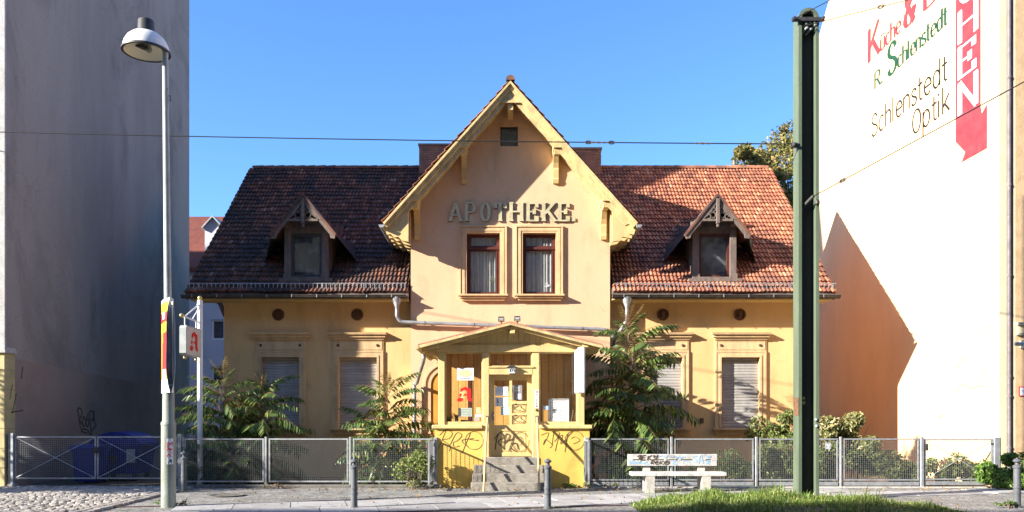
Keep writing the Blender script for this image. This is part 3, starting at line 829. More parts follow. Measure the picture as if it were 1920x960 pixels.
slat = MB()
sl_h = (wz1-wz0)/25; wwid = spans[0][1]-spans[0][0]
slat.add([(0,0,0),(wwid,0,0),(wwid,-.009,sl_h*.35),(0,-.009,sl_h*.35),(wwid,-.006,sl_h*.84),(0,-.006,sl_h*.84),(wwid,.004,sl_h*.97),(0,.004,sl_h*.97)],
         [(0,1,2,3),(3,2,4,5),(5,4,6,7)])
slat_me = slat.mesh('shutter_slat', SHUT, fix=False)
for a, b in spans:
    m_ = MB()
    # moulded architrave: three stepped frames
    for k, (e0, e1, pr) in enumerate(((0,.055,.055),(.055,.13,.04),(.13,.175,.05))):
        m_.box(a-e1, a-e0, YW-pr, YW+.02, wz0, wz1+e0); m_.box(b+e0, b+e1, YW-pr, YW+.02, wz0, wz1+e0)
        m_.box(a-e1, b+e1, YW-pr, YW+.02, wz1+e0, wz1+e1)
    wo = m_.build('window', TRIM, house)
    f0 = wz1+.178
    m_ = MB(); m_.box(a-.175, b+.175, YW-.03, YW+.02, f0+.002, f0+.30)
    for (p, q, r, t) in ((a-.14,b+.14,f0+.03,f0+.045),(a-.14,b+.14,f0+.25,f0+.265),(a-.14,a-.125,f0+.045,f0+.25),(b+.125,b+.14,f0+.045,f0+.25)):
        m_.box(p, q, YW-.04, YW-.029, r, t)
    m_.build('frieze', TRIM, wo)
    m_ = MB(); m_.box(a-.2, b+.2, YW-.07, YW+.02, f0+.302, f0+.36); m_.box(a-.24, b+.24, YW-.12, YW+.02, f0+.362, f0+.43)
    m_.prism([(a-.27,YW+.02,f0+.432),(a-.27,YW-.17,f0+.432),(a-.29,YW-.19,f0+.49),(a-.29,YW+.02,f0+.51)], (b-a+.55,0,0)); m_.build('cornice', TRIM, wo)
    m_ = MB(); m_.box(a-.2, b+.2, YW-.09, YW+.02, wz0-.06, wz0-.002); m_.box(a-.24, b+.24, YW-.15, YW+.02, wz0-.002+.002, wz0+.045) ; m_.box(a-.17, b+.17, YW-.06, YW+.02, wz0-.13, wz0-.062)
    m_.build('sill', TRIM, wo)
    for xx in (a-.01, b+.01):
        MB().lathe([(.042,0),(.038,.018),(.02,.022),(.018,.03),(0,.033)], (xx, YW-.03, f0+.15), 10, axis=(0,-1,0)).build('rosette', TERRA, wo)
    for k in range(25):
        if k >= 25: break
        place('shutter_slat', slat_me, wo, (a, YW+.125+rng.uniform(-.003,.003), wz0+k*sl_h), (rng.uniform(-.02,.02), rng.uniform(-.0012,.0012), 0))
    MB().add([(a,YW+.14,wz0),(b,YW+.14,wz0),(b,YW+.14,wz1),(a,YW+.14,wz1)], [(0,1,2,3)]).build('shutter_back', DARK, wo)
# terracotta head roundels under the eaves
for xx in med:
    c = (xx, YW, zpx(590))
    md = MB().lathe([(.165,0),(.165,.03),(.14,.045),(.125,.03),(.12,.008),(0,.008)], c, 20, axis=(0,-1,0)).build('roundel', TERRA, house)
    h_ = MB()
    h_.ball((xx-.005, YW-.035, c[2]+.01), .06, 10, 7, sc=(.85,.8,1.15)); h_.ball((xx+.015, YW-.09, c[2]-.005), .016, 6, 4, sc=(1,1,1.4))
    h_.ball((xx, YW-.03, c[2]+.06), .05, 8, 5, sc=(1.3,.8,.6)); h_.ball((xx-.02, YW-.025, c[2]-.085), .05, 8, 5, sc=(1.5,.7,.6))
    h_.build('head_relief', TERRA, md)
MB().box(fx(1312,YW), fx(1319,YW), YW-.03, YW+.01, zpx(793), zpx(784)).build('wall_box', TERRA, house)

# --- middle projection
fa = front(YA)
def zq(py): return fz(py, YA)
zt = AZ-.22-GS*GX
uw = [(fx(875,YA), fx(937,YA)), (fx(980,YA), fx(1042,YA))]
uz0, uz1 = zq(553), zq(437)
at0 = (fx(938,YA), fx(971,YA), zq(274), zq(236))
w = MB()
w.poly([(-GX,-.1),(GX,-.1),(GX,zt),(0,AZ-.22),(-GX,zt)], [rect(a,b,uz0,uz1) for a, b in uw] + [rect(at0[0],at0[1],at0[2],at0[3]), rect(-.6,.6,.6,2.8)], fa, 1.2, reveal=.2)
for s in (-1, 1):
    w.add([(s*GX,YA,3),(s*GX,7,3),(s*GX,7,zt),(s*GX,YA,zt)], [(0,1,2,3)])
w.build('front_wall', PEACH, house)
for a, b in uw:
    m_ = MB(); e = .19
    for (e0, e1, pr) in ((0,.05,.035),(.05,.12,.05),(.12,.155,.04),(.155,.19,.065)):
        m_.box(a-e1, a-e0, YA-pr, YA+.02, uz0, uz1+e0); m_.box(b+e0, b+e1, YA-pr, YA+.02, uz0, uz1+e0)
        m_.box(a-e1, b+e1, YA-pr, YA+.02, uz1+e0, uz1+e1)
    wo = m_.build('window', TRIM, house)
    m_ = MB(); m_.box(a-.22, b+.22, YA-.20, YA+.02, uz0-.045, uz0-.001); m_.box(a-.18, b+.18, YA-.15, YA+.02, uz0-.10, uz0-.047); m_.box(a-.13, b+.13, YA-.10, YA+.02, uz0-.16, uz0-.102)
    m_.build('sill', TRIM, wo)
    yf = YA+.13; zt_ = zq(462)
    m_ = MB()
    m_.poly(rect(a,b,uz0,uz1), [rect(a+.10,b-.10,uz0+.10,zt_-.10), rect(a+.10,b-.10,zt_+.04,uz1-.09)], front(yf), .06)
    m_.box(a+.01, b-.01, yf-.035, yf+.002, zt_-.06, zt_+.005); m_.box(a+.075, a+.1, yf-.015, yf, uz0+.08, zt_-.07); m_.box(b-.1, b-.075, yf-.015, yf, uz0+.08, zt_-.07)
    m_.build('frame', REDWOOD, wo)
    MB().add([(a+.05,yf+.03,uz0+.05),(b-.05,yf+.03,uz0+.05),(b-.05,yf+.03,uz1-.05),(a+.05,yf+.03,uz1-.05)], [(0,1,2,3)]).build('pane', GLASS, wo)
    cu = []; n = 90
    for k in range(n+1):
        u = k/n
        cu.append((a+.02+(b-a-.04)*u, yf+.095 + .022*math.sin(u*(70 if a < 0 else 54) + 1.3*math.sin(u*9+a)) + .014*math.sin(u*31+4*a) + (.03*u if a < 0 else 0)))
    v = [(x,y,uz0) for x, y in cu] + [(x,y,uz1) for x, y in cu]
    o = MB().add(v, [(k,k+1,n+2+k,n+1+k) for k in range(n)], sm=True).build('curtain', CURT, wo, fix=False)
    MB().add([(a-.3,yf+.6,uz0-.2),(b+.3,yf+.6,uz0-.2),(b+.3,yf+.6,uz1+.2),(a-.3,yf+.6,uz1+.2)], [(0,1,2,3)]).build('dark_room', GREYIN, wo)
# orchid-like sprigs behind the panes
for (px, py, mt_) in ((1026,535,PAPER),(922,523,AIL)):
    x, z = fx(px,YA+.2), fz(py,YA+.2); m_ = MB()
    for k in range(7):
        a_ = rng.uniform(0, 6.3); r_ = rng.uniform(.02,.07)
        cx, cz = x+r_*math.cos(a_), z+r_*math.sin(a_)
        m_.add([(cx-.03,YA+.19,cz),(cx,YA+.185,cz+.02),(cx+.03,YA+.19,cz),(cx,YA+.185,cz-.02)], [(0,1,2,3)])
    m_.tube([(x,YA+.19,z),(x-.03,YA+.2,z-.1),(x,YA+.2,uz0+.02)], .006, 5)
    tag(m_.build('houseplant', mt_, at=(x,YA+.2,uz0)), 'white flowering sprig behind the right upper window pane' if px > 957 else 'small green sprig behind the left upper window pane', 'houseplant')
# attic opening
a, b, z0, z1 = at0
m_ = MB(); m_.poly(rect(a,b,z0,z1), [rect(a+.035,b-.035,z0+.035,z1-.035)], front(YA+.1), .05)
wo = m_.build('attic_window', IRONDK, house)
MB().add([(a,YA+.13,z0),(b,YA+.13,z0),(b,YA+.13,z1),(a,YA+.13,z1)], [(0,1,2,3)]).build('pane', DIRTY, wo)
MB().add([(a-.1,YA+.3,z0-.1),(b+.1,YA+.3,z0-.1),(b+.1,YA+.3,z1+.1),(a-.1,YA+.3,z1+.1)], [(0,1,2,3)]).build('dark_room', DARK, wo)
# raised letters
lp = [('A',80,275),('P',310,468),('O',515,672),('T',710,885),('H',925,1115),('E',1160,1335),('K',1375,1580),('E',1597,1765),('.',1785,1838)]
lz = zq(415.5); lh = zq(381)-lz
def darken(o):                          # the sides of the raised letters are dark metal
    for p in o.data.polygons:
        if abs(p.normal.y) < .5: p.material_index = 1
for ch, u0, u1 in lp:
    x0, x1 = fx(830+u0/7.385,YA), fx(830+u1/7.385,YA)
    m_ = MB(); th = .185
    if ch == '.':
        m_.box(x0, x1, YA-.03, YA-.006, lz, lz+.09)
    else:
        wn_ = {'A':.6,'P':.54,'O':.58,'T':.6,'H':.56,'E':.52,'K':.6}[ch]
        s_ = .09
        if ch == 'O':
            sx = (x1-x0-.2*lh)/(.54*lh)
            letter(m_, ch, fa, x0+.1*lh-.04*sx*lh, lz, lh, th, .085, 0, sx, 0, .046, .006)
            darken(m_.build('letter', [LETTER, LETSIDE], house, fix=False)); continue
        inner = (x1-x0) - (2*s_*lh if ch in 'AHK' else (s_+.1)*lh if ch in 'PE' else .2*lh if ch == 'O' else .1*lh)
        sx = inner/(wn_*lh)
        xo = x0 + (s_*lh if ch in 'AHKPE' else .12*lh if ch == 'O' else .05*lh)
        letter(m_, ch, fa, xo, lz, lh, th, .085, s_*1.0+.03 if ch in 'AHKPTE' else 0, sx, 0, .046, .006)
    darken(m_.build('letter', [LETTER, LETSIDE], house, fix=False))

# --- main roof
roof_parts = []
def slab_roof(x0, x1, y0, z0, y1, z1, t=.16):
    return [(x0,y0,z0-.03),(x0,y1,z1-.03),(x0,y1,z1-.03-t),(x0,y0+.02,z0-.03-t*.7)]
m_ = MB()
for x0, x1 in ((-8.6,-2.72),(2.72,8.6)):
    m_.prism(slab_roof(x0,x1,EY,EZ,RYM,RZM), (x1-x0,0,0))
m_.prism(slab_roof(-2.72,2.72,3.6,EZ+.9*SL,RYM,RZM), (5.44,0,0))
m_.prism([(-8.6,RYM,RZM-.03),(-8.6,13.3,EZ-.03),(-8.6,13.3,EZ-.2),(-8.6,RYM,RZM-.2)], (17.2,0,0))
roof = m_.build('roof', OLDWOOD, house)

def tiles(O, u, v, n, nu, nv, tw, tl, skip=None, h=.034, lip=.03):
    O, u, v, n = [np.array(q, float) for q in (O, u, v, n)]
    prof = np.array([(0,.15),(.2,.75),(.42,1),(.62,.62),(.82,.05),(1.0,0.1)])
    k = len(prof)
    V, F = [], []
    b = 0
    for r in range(nv):
        off = 0
        for c in range(nu):
            if skip and skip(c*tw, r*tl): continue
            ju, jv, jh = rng.uniform(-.004,.004), rng.uniform(-.009,.009), rng.uniform(-.004,.008)
            jv += .010*math.sin(c*.17+r*1.9) + .006*math.sin(c*.53+r*.7); jh += .010*math.sin(c*.11+r*.23) + .006*math.sin(c*.31-r*.5)
            if rng.random() < .02: jv -= .02; jh += .008
            uu = c*tw + prof[:,0]*tw*.985 + ju; hh = prof[:,1]*h + jh
            lo = r*tl - .03 + jv
            low = O + np.outer(uu, u) + v*lo + np.outer(hh+.042, n)
            lob = O + np.outer(uu, u) + v*(lo+.004) + np.outer(np.full(k,-.012), n)
            up  = O + np.outer(uu, u) + v*(lo+tl+.02) + np.outer(hh*.9+.004, n)
            V += [lob, low, up]
            for i in range(k-1):
                F.append((b+i, b+i+1, b+k+i+1, b+k+i)); F.append((b+k+i, b+k+i+1, b+2*k+i+1, b+2*k+i))
            b += 3*k
    return np.concatenate(V), np.array(F)
nrm = np.array((0,-SL,1.0)); nrm /= np.linalg.norm(nrm)
vv = np.array((0,1.0,SL)); vv /= np.linalg.norm(vv)
slen = math.hypot(RYM-EY, RZM-EZ)
nv = 30; tl = slen/nv; tw = .107
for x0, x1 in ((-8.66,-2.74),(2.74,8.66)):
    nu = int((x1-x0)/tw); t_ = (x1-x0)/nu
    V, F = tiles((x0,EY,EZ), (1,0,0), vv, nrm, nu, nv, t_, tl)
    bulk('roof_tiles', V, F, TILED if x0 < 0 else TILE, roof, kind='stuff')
# rear slope tiles are never in the picture; the rear slab carries the plain clay colour
m_ = MB(); m_.add([(-8.6,RYM,RZM+.01),(8.6,RYM,RZM+.01),(8.6,13.3,EZ+.01),(-8.6,13.3,EZ+.01)], [(0,1,2,3)]); m_.build('rear_slope', RIDGE, roof)
# ridge tiles
rt = MB()
n = 8; vs = []
for k, (xo, rr) in enumerate(((-.19,.115),(.17,.095))):
    for i in range(n+1):
        t = math.pi*(i/n*1.1-.05)
        vs.append((xo, rr*math.cos(t), rr*math.sin(t)*.95))
rt.add(vs, [(i,i+1,n+2+i,n+1+i) for i in range(n)] + [tuple(range(n,-1,-1))], sm=False)
rt_me = rt.mesh('ridge_tile', RIDGE, fix=False)
for s in (-1, 1):
    for k in range(17):
        xx = s*(2.9 + k*.343)
        if abs(xx) > 8.6: continue
        place('ridge_tile', rt_me, roof, (xx, RYM, RZM+.0), (rng.uniform(-.03,.03), rng.uniform(-.03,.03), math.pi if s < 0 else 0))
    m_ = MB()
    m_.prism([(s*8.60,EY,EZ-.02),(s*8.60,RYM,RZM-.02),(s*8.60,RYM,RZM-.26),(s*8.60,EY+.05,EZ-.2)], (s*.05,0,0)); m_.build('verge_board', OLDWOOD, roof)
    # purlin ends and curved brace under the verge
    m_ = MB()
    for yy in (YW+.1, 5.6, 8.0):
        zz = EZ+(yy-EY)*SL-.42 if yy < 8 else RZM-.42
        m_.box(s*(HX-.05) if s > 0 else -8.55, 8.55 if s > 0 else -HX+.05, yy-.08, yy+.08, zz-.08, zz+.1)
    pts = [(s*HX, YW+.1, EZ-.55), (s*(HX+.14), YW+.1, EZ-.2), (s*(HX+.5), YW+.1, EZ+.03)]
    for i in range(2): m_.bar(pts[i], pts[i+1], .1, .1)
    m_.build('verge_brace', OLDWOOD, roof)
# chimneys
for x0, x1, zt_ in ((fx(788,RYM),-1.5,fz(278,RYM+.1)), (1.6,fx(1125,RYM),fz(285,RYM+.1))):
    m_ = MB(); y0, y1 = RYM-.35, RYM+.35; ch = .079; z = RZM-1.0; r = 0
    m_.box(x0+.012, x1-.012, y0+.012, y1-.012, z, zt_-.02, 1)
    while z < zt_-.05:
        xx = x0 - (.125 if r % 2 else 0)
        while xx < x1:
            p, q = max(xx, x0), min(xx+.24, x1)
            if q-p > .03: m_.box(p, q, y0+rng.uniform(-.004,.004), y0+.1, z, z+ch-.012)
            xx += .252
        yy = y0+.1
        for side in ((x0, x0+.1), (x1-.1, x1)):
            m_.box(side[0], side[1], y0+.101, y1, z, z+ch-.012)
        z += ch; r += 1
    m_.box(x0-.03, x1+.03, y0-.03, y1+.03, zt_-.06, zt_, 1)
    m_.build('chimney', [BRICK, MORTAR], roof)

# --- middle gable roof
m_ = MB()
e = 3.27; th = .13
for s in (-1, 1):
    m_.prism([(0,YV+.02,AZ-.05),(s*e,YV+.02,AZ-.05-GS*e),(s*(e-.09),YV+.02,AZ-.05-GS*e-.10),(0,YV+.02,AZ-.05-th*1.5)], (0,6.0,0))
groof = m_.build('gable_roof', OLDCREAM, house)
gl = math.hypot(e, GS*e)
for s in (-1, 1):
    u_ = (0,1,0) if s < 0 else (0,-1,0)
    O_ = (s*e, YV-.03, AZ-GS*e) if s < 0 else (s*e, YV-.03+6.0, AZ-GS*e)
    v_ = np.array((-s*1.0,0,GS)); v_ /= np.linalg.norm(v_)
    n_ = np.array((s*GS,0,1.0)); n_ /= np.linalg.norm(n_)
    V, F = tiles(O_, u_, v_, n_, 28, 20, 6.0/28, gl/20)
    bulk('roof_tiles', V, F, TILE, groof, kind='stuff')
for k in range(17):
    place('ridge_tile', rt_me, groof, (0, YV+.12+k*.343, AZ+.0), (rng.uniform(-.03,.03), rng.uniform(-.03,.03), math.radians(90)))
# barge boards
for s in (-1, 1):
    m_ = MB(); t0, t1 = .06, .42
    m_.prism([(x_,YV+.10,z_) for x_, z_ in ((0,AZ-t0),(s*e,AZ-t0-GS*e),(s*(e-.02),AZ-t0-GS*e-.12),(s*(e-.2),AZ-t0-GS*e+.02),(s*(e-.3),AZ-t1-GS*(e-.3)),(0,AZ-t1))], (0,.045,0))
    bb = m_.build('barge_board', OLDCREAM, groof)
    m_ = MB(); m_.prism([(0,YV-.05,AZ-.03),(s*(e+.01),YV-.05,AZ-.03-GS*(e+.01)),(s*(e-.02),YV-.05,AZ-.09-GS*e),(0,YV-.05,AZ-.10)], (0,.15,0))
    m_.build('verge_strip', OLDCREAM, groof)
# little boarded panel in the apex
for k in range(5):
    x0 = -.33+k*.132; x1 = x0+.126
    zb_ = AZ-.50
    def zz(x): return AZ-.14-GS*abs(x)
    pts = [(x0,YV+.065,zb_),(x1,YV+.065,zb_)]
    if zz(x1) > zb_: pts.append((x1,YV+.065,zz(x1)))
    if x0 < 0 < x1: pts.append((0,YV+.065,zz(0)))
    if zz(x0) > zb_: pts.append((x0,YV+.065,zz(x0)))
    if len(pts) > 2: MB().prism(pts, (0,.03,0)).build('apex_board', OLDCREAM, groof)
MB().box(-.36, .36, YV+.05, YV+.098, AZ-.56, AZ-.505).build('apex_rail', OLDCREAM, groof)
MB().box(-.07,.07, YV+.12, YA, AZ-.72, AZ-.5).build('purlin', OLDCREAM, groof)
# consoles carrying the overhang
def console(xc, z0, z1):
    w_ = .145
    pts = [(YA+.03,z0),(YA-.07,z0),(YA-.10,z0+.10),(YA-.085,z0+.14),(YA-.11,z0+.35),(YA-.105,z0+.40),(YA-.16,z0+.52),(YA-.30,z0+.72),(YV+.20,z1-.30),(YV+.16,z1-.26),(YV+.13,z1-.16),(YV+.13,z1-.12),(YA+.03,z1-.12)]
    m_ = MB(); m_.prism([(xc-w_/2,y,z) for y, z in pts], (w_,0,0)); m_.box(xc-w_/2-.015, xc+w_/2+.015, YA-.10, YA+.02, z0+.40, z0+.47)
    m_.build('console', CREAM, groof)
    MB().box(xc-.095, xc+.095, YV+.05, YA+.02, z1-.118, z1+.06).build('purlin', CREAM, groof)
for xc, z0, z1 in ((fx(871,YA),zq(345),8.74),(fx(1041,YA)+.01,zq(345),8.74),(fx(783,YA),zq(450),7.36),(fx(1131,YA),zq(450),7.36)):
    console(xc, z0, z1)
# rafter tails with scalloped ends, under the side eaves
for s in (-1, 1):
    for k in range(6):
        y0 = YV+.12+k*.42
        zt_ = AZ-.2-GS*e
        pts = [(s*(e-.03),zt_+.0),(s*(e-.06),zt_-.12),(s*(e-.16),zt_-.10),(s*(e-.25),zt_-.19),(s*(e-.36),zt_-.17),(s*(e-.45),zt_-.27),(s*(GX-.02),zt_-.30),(s*(GX-.02),AZ-.2-GS*GX)]
        m_ = MB(); m_.prism([(x,y0,z) for x, z in pts], (0,.12,0)); m_.build('rafter_tail', CREAM, groof)
    # half-round gutter on the side eave
    m_ = MB(); n = 8; vs = []; gx = s*(e+.05); gz = AZ-.1-GS*e
    for (yy, dz) in ((YV-.06,.0),(YV+2.9,-.12)):
        for i in range(n+1):
            t = math.pi*i/n + math.pi
            vs.append((gx+.075*math.cos(t), yy, gz+dz+.075*math.sin(t)))
    m_.add(vs, [(i,i+1,n+2+i,n+1+i) for i in range(n)] + [tuple(range(n+1))], sm=True)
    m_.build('side_gutter', ZINC, groof, fix=False)

# --- eaves gutters, snow guards, rain pipes
for s in (-1, 1):
    xa, xb = (-8.72,-2.76) if s < 0 else (2.70,8.74)
    m_ = MB(); n = 8; vs = []; gy, gz = EY-.07, EZ-.10
    for xx in (xa, xb):
        for i in range(n+1):
            t = math.pi*i/n + math.pi
            vs.append((xx, gy+.085*math.cos(t), gz+.085*math.sin(t)))
    m_.add(vs, [(i,i+1,n+2+i,n+1+i) for i in range(n)] + [tuple(range(n+1)), tuple(range(2*n+1,n,-1))], sm=True)
    gut = m_.build('gutter', GUTDK, house, fix=False)
    m_ = MB(); m_.tube([(xa,gy-.085,gz),(xb,gy-.085,gz)], .012, 6); m_.build('gutter_bead', GUTDK, gut)
    clip = MB(); clip.box(-.012,.012,-.098,-.088,-.06,.02); clip.box(-.012,.012,-.02,.09,-.1,-.088); cm = clip.mesh('gutter_bracket', ZINC)
    k = 0; xx = xa+.3
    while xx < xb: place('gutter_bracket', cm, gut, (xx, gy, gz)); xx += .66
    # fascia and boarded soffit
    m_ = MB(); m_.box(min(s*8.55,s*2.72), max(s*8.55,s*2.72), EY+.03, EY+.06, EZ-.2, EZ-.05); m_.box(min(s*8.55,s*2.72), max(s*8.55,s*2.72), EY+.061, YW+.02, EZ-.2, EZ-.17); m_.build('soffit', CREAM, house)
    # snow guard: two rails, uprights, stays
    m_ = MB(); sy, sz = EY+.08, EZ+.06
    for dz in (.02, .185): m_.tube([(xa+.08,sy,sz+dz),(xb-.03,sy,sz+dz)], .011, 6)
    xx = xa+.4
    while xx < xb: m_.bar((xx,sy,sz+.19),(xx,sy+.25,sz+.2), .014); m_.bar((xx,sy,sz+.19),(xx,sy+.02,sz-.06), .02); xx += 1.1
    sg_ = m_.build('snow_guard', GALV, house)
    bm_ = MB().box(-.009,.009,-.006,.006,.02,.185).mesh('guard_bar', GALV)
    xx = xa+.14
    while xx < xb-.06: place('guard_bar', bm_, sg_, (xx, sy, sz)); xx += .118
# hoppers and pipes
pz0, pz1 = fz(604,YA-.15), fz(617,YA-.15)
hl = fx(745,2.75)
m_ = MB(); m_.lathe([(.045,-.30),(.05,-.22),(.125,-.02),(.13,.06)], (hl, 2.68, EZ-.20), 12)
m_.tube(spline([(hl,2.68,EZ-.48),(hl,2.68,EZ-.62),(hl+.02,2.69,pz0+.12),(hl+.10,2.71,pz0+.02),(hl+.25,2.72,pz0)],4), .05, 10)
m_.tube([(hl+.2,2.72,pz0),(fx(1128,2.72),2.72,pz1),(fx(1140,2.72),2.72,pz1-.04),(fx(1150,2.75),2.75,pz1-.2)], .05, 10)
for q in (.1,.35,.62,.9):
    xx = hl+.2+q*(fx(1128,2.72)-hl-.2); zz = pz0+q*(pz1-pz0)
    m_.tube([(xx-.015,2.72,zz),(xx+.015,2.72,zz)], .062, 10); m_.box(xx-.012, xx+.012, 2.71, 2.86, zz+.04, zz+.06)
m_.build('rain_pipe', ZINC, house)
hr = fx(1175,2.75)
m_ = MB(); m_.lathe([(.045,-.30),(.05,-.22),(.13,-.02),(.135,.06)], (hr, 2.68, EZ-.20), 12)
m_.tube([(hr,2.68,EZ-.48),(hr,2.7,EZ-.75),(hr-.25,3.1,EZ-1.2),(hr-.3,3.2,EZ-1.5),(hr-.3,3.2,.1)], .05, 10); m_.build('rain_pipe', ZINC, house)
MB().box(HX, HX+.5, 3.6, 4.4, zpx(662)+.0, zpx(657)).prism([(HX,3.6,zpx(657)+.002),(HX+.55,3.6,zpx(660)),(HX+.55,3.6,zpx(660)+.03),(HX,3.6,zpx(657)+.14)], (0,.8,0)).build('side_canopy', OLDWOOD, house)

# --- dormers
for s in (-1, 1):
    cx = s*5.535; yd = 3.15; zb = EZ+(yd-EY)*SL
    wa, wb, wz_0, wz_1 = cx-.375, cx+.375, zb+.10, zb+1.24
    # cheeks and front framing
    pz = zb+1.42
    m_ = MB(); m_.box(cx-.595, cx-.421, yd+.101, yd+.14, zb-.02, pz+.1).box(cx+.421, cx+.595, yd+.101, yd+.14, zb-.02, pz+.1).box(cx-.43, cx+.43, yd+.1005, yd+.1395, wz_1+.02, pz+.1)
    dm = m_.build('dormer', OLDWOOD, house, fix=False)
    for q in (-1, 1):
        m_ = MB(); m_.add([(cx+q*.60,yd+.04,zb-.05),(cx+q*.60,yd+2.2,zb+2.0),(cx+q*.60,yd+2.2,pz+.6),(cx+q*.60,yd+.04,pz)], [(0,1,2,3)]); m_.build('dormer_cheek', OLDWOOD, dm, fix=False)
    m_ = MB()
    for q in (-1, 1):
        m_.cbox(min(cx+q*.42,cx+q*.60), max(cx+q*.42,cx+q*.60), yd-.06, yd+.1, zb-.02, pz, .012)
        m_.cbox(min(cx+q*.40,cx+q*.62), max(cx+q*.40,cx+q*.62), yd-.10, yd-.061, zb-.02, zb+.14, .012)
        m_.prism([(cx+q*.51-.09,yd-.42,pz+.10),(cx+q*.51-.09,yd+.05,pz+.10),(cx+q*.51-.09,yd+.05,pz-.02),(cx+q*.51-.09,yd-.25,pz-.02),(cx+q*.51-.09,yd-.36,pz+.02)], (.18,0,0))
    m_.box(cx-.62, cx+.62, yd-.02, yd+.09, wz_1+.002, pz+.15)
    m_.box(cx-.30, cx+.30, yd-.05, yd-.021, pz-.04, pz+.02)
    m_.build('dormer_post', OLDWOOD, dm)
    m_ = MB(); m_.box(cx-.72, cx+.72, yd-.16, yd+.1, zb-.09, zb-.0); m_.box(cx-.45, cx+.45, yd-.11, yd+.05, zb+.001, zb+.05); m_.build('dormer_sill', OLDWOOD, dm)
    m_ = MB(); m_.poly(rect(cx-.42,cx+.42,zb+.03,wz_1), [rect(cx-.345,cx+.345,zb+.12,wz_1-.08)], front(yd+.0), .06); m_.build('window_frame', REDWOOD if s > 0 else IRONDK, dm)
    MB().add([(cx-.38,yd+.03,zb+.1),(cx+.38,yd+.03,zb+.1),(cx+.38,yd+.03,wz_1-.06),(cx-.38,yd+.03,wz_1-.06)], [(0,1,2,3)]).build('pane', GLASS, dm)
    MB().add([(cx-.41,yd+.095,zb-.0),(cx+.41,yd+.095,zb-.0),(cx+.41,yd+.095,wz_1),(cx-.41,yd+.095,wz_1)], [(0,1,2,3)]).build('reflection_sheet', PANEREF, dm)  # backing sheet behind the pane carries the painted reflection
    # gable filling behind the fretwork
    za = fz(364,2.75); ye = 2.74; hw = .87; de = 1.23
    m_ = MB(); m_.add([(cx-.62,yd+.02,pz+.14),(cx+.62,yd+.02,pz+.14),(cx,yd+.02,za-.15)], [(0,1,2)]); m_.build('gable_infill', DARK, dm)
    m_ = MB()
    for q in (-1, 1):
        m_.prism([(cx,ye-.03,za+.03),(cx+q*(hw+.02),ye-.03,za+.03-de*(hw+.02)),(cx+q*(hw-.01),ye-.03,za-.03-de*(hw+.02)),(cx,ye-.03,za-.05)], (0,3.0,0))
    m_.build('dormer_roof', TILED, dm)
    # flared skirts where the dormer roof meets the main slope
    for q in (-1, 1):
        m_ = MB(); m_.add([(cx+q*hw,ye+.05,za-de*hw-.02),(cx+q*(hw+.42),ye+.95,EZ+(ye+.95-EY)*SL+.05),(cx+q*(hw+.15),ye+1.7,EZ+(ye+1.7-EY)*SL+.05),(cx+q*(hw-.1),ye+1.5,za-de*(hw-.1))], [(0,1,2,3)])
        m_.build('dormer_flashing', GUTDK, dm, fix=False)
    for q in (-1, 1):
        m_ = MB(); m_.prism([(cx,ye,za),(cx+q*hw,ye,za-de*hw),(cx+q*(hw-.03),ye,za-de*hw-.12),(cx+q*(hw-.14),ye,za-de*hw-.10),(cx+q*(hw-.16),ye,za-de*(hw-.16)-.20),(cx,ye,za-.21)], (0,.05,0))
        m_.build('barge_board', OLDWOOD, dm)
    m_ = MB(); zt0 = za-.66; fd = front(ye-.005)
    m_.box(cx-.40, cx+.40, ye-.012, ye+.06, zt0-.06, zt0)
    m_.cbox(cx-.045, cx+.045, ye-.05, ye+.045, zt0-.12, za-.12, .01); m_.lathe([(.03,-.09),(.045,-.06),(.03,-.03),(.05,.0)], (cx, ye-.0, zt0-.13), 8)
    for q in (-1, 1):
        for (r_, ox, oz) in ((.075,.13,.10),(.055,.24,.06),(.05,.11,.25),(.03,.19,.17)):
            m_.ribbon([(cx+q*(ox+r_*math.cos(t)*(1-.1*t/6)), zt0+oz+r_*math.sin(t)*(1-.1*t/6)) for t in np.linspace(0,5.2,12)], .024, fd, .03, -.03)
        m_.ribbon([(cx+q*.05,zt0+.42),(cx+q*.12,zt0+.30),(cx+q*.22,zt0+.16),(cx+q*.36,zt0+.03)], .03, fd, .03, -.031)
    m_.build('fretwork', OLDWOOD, dm)
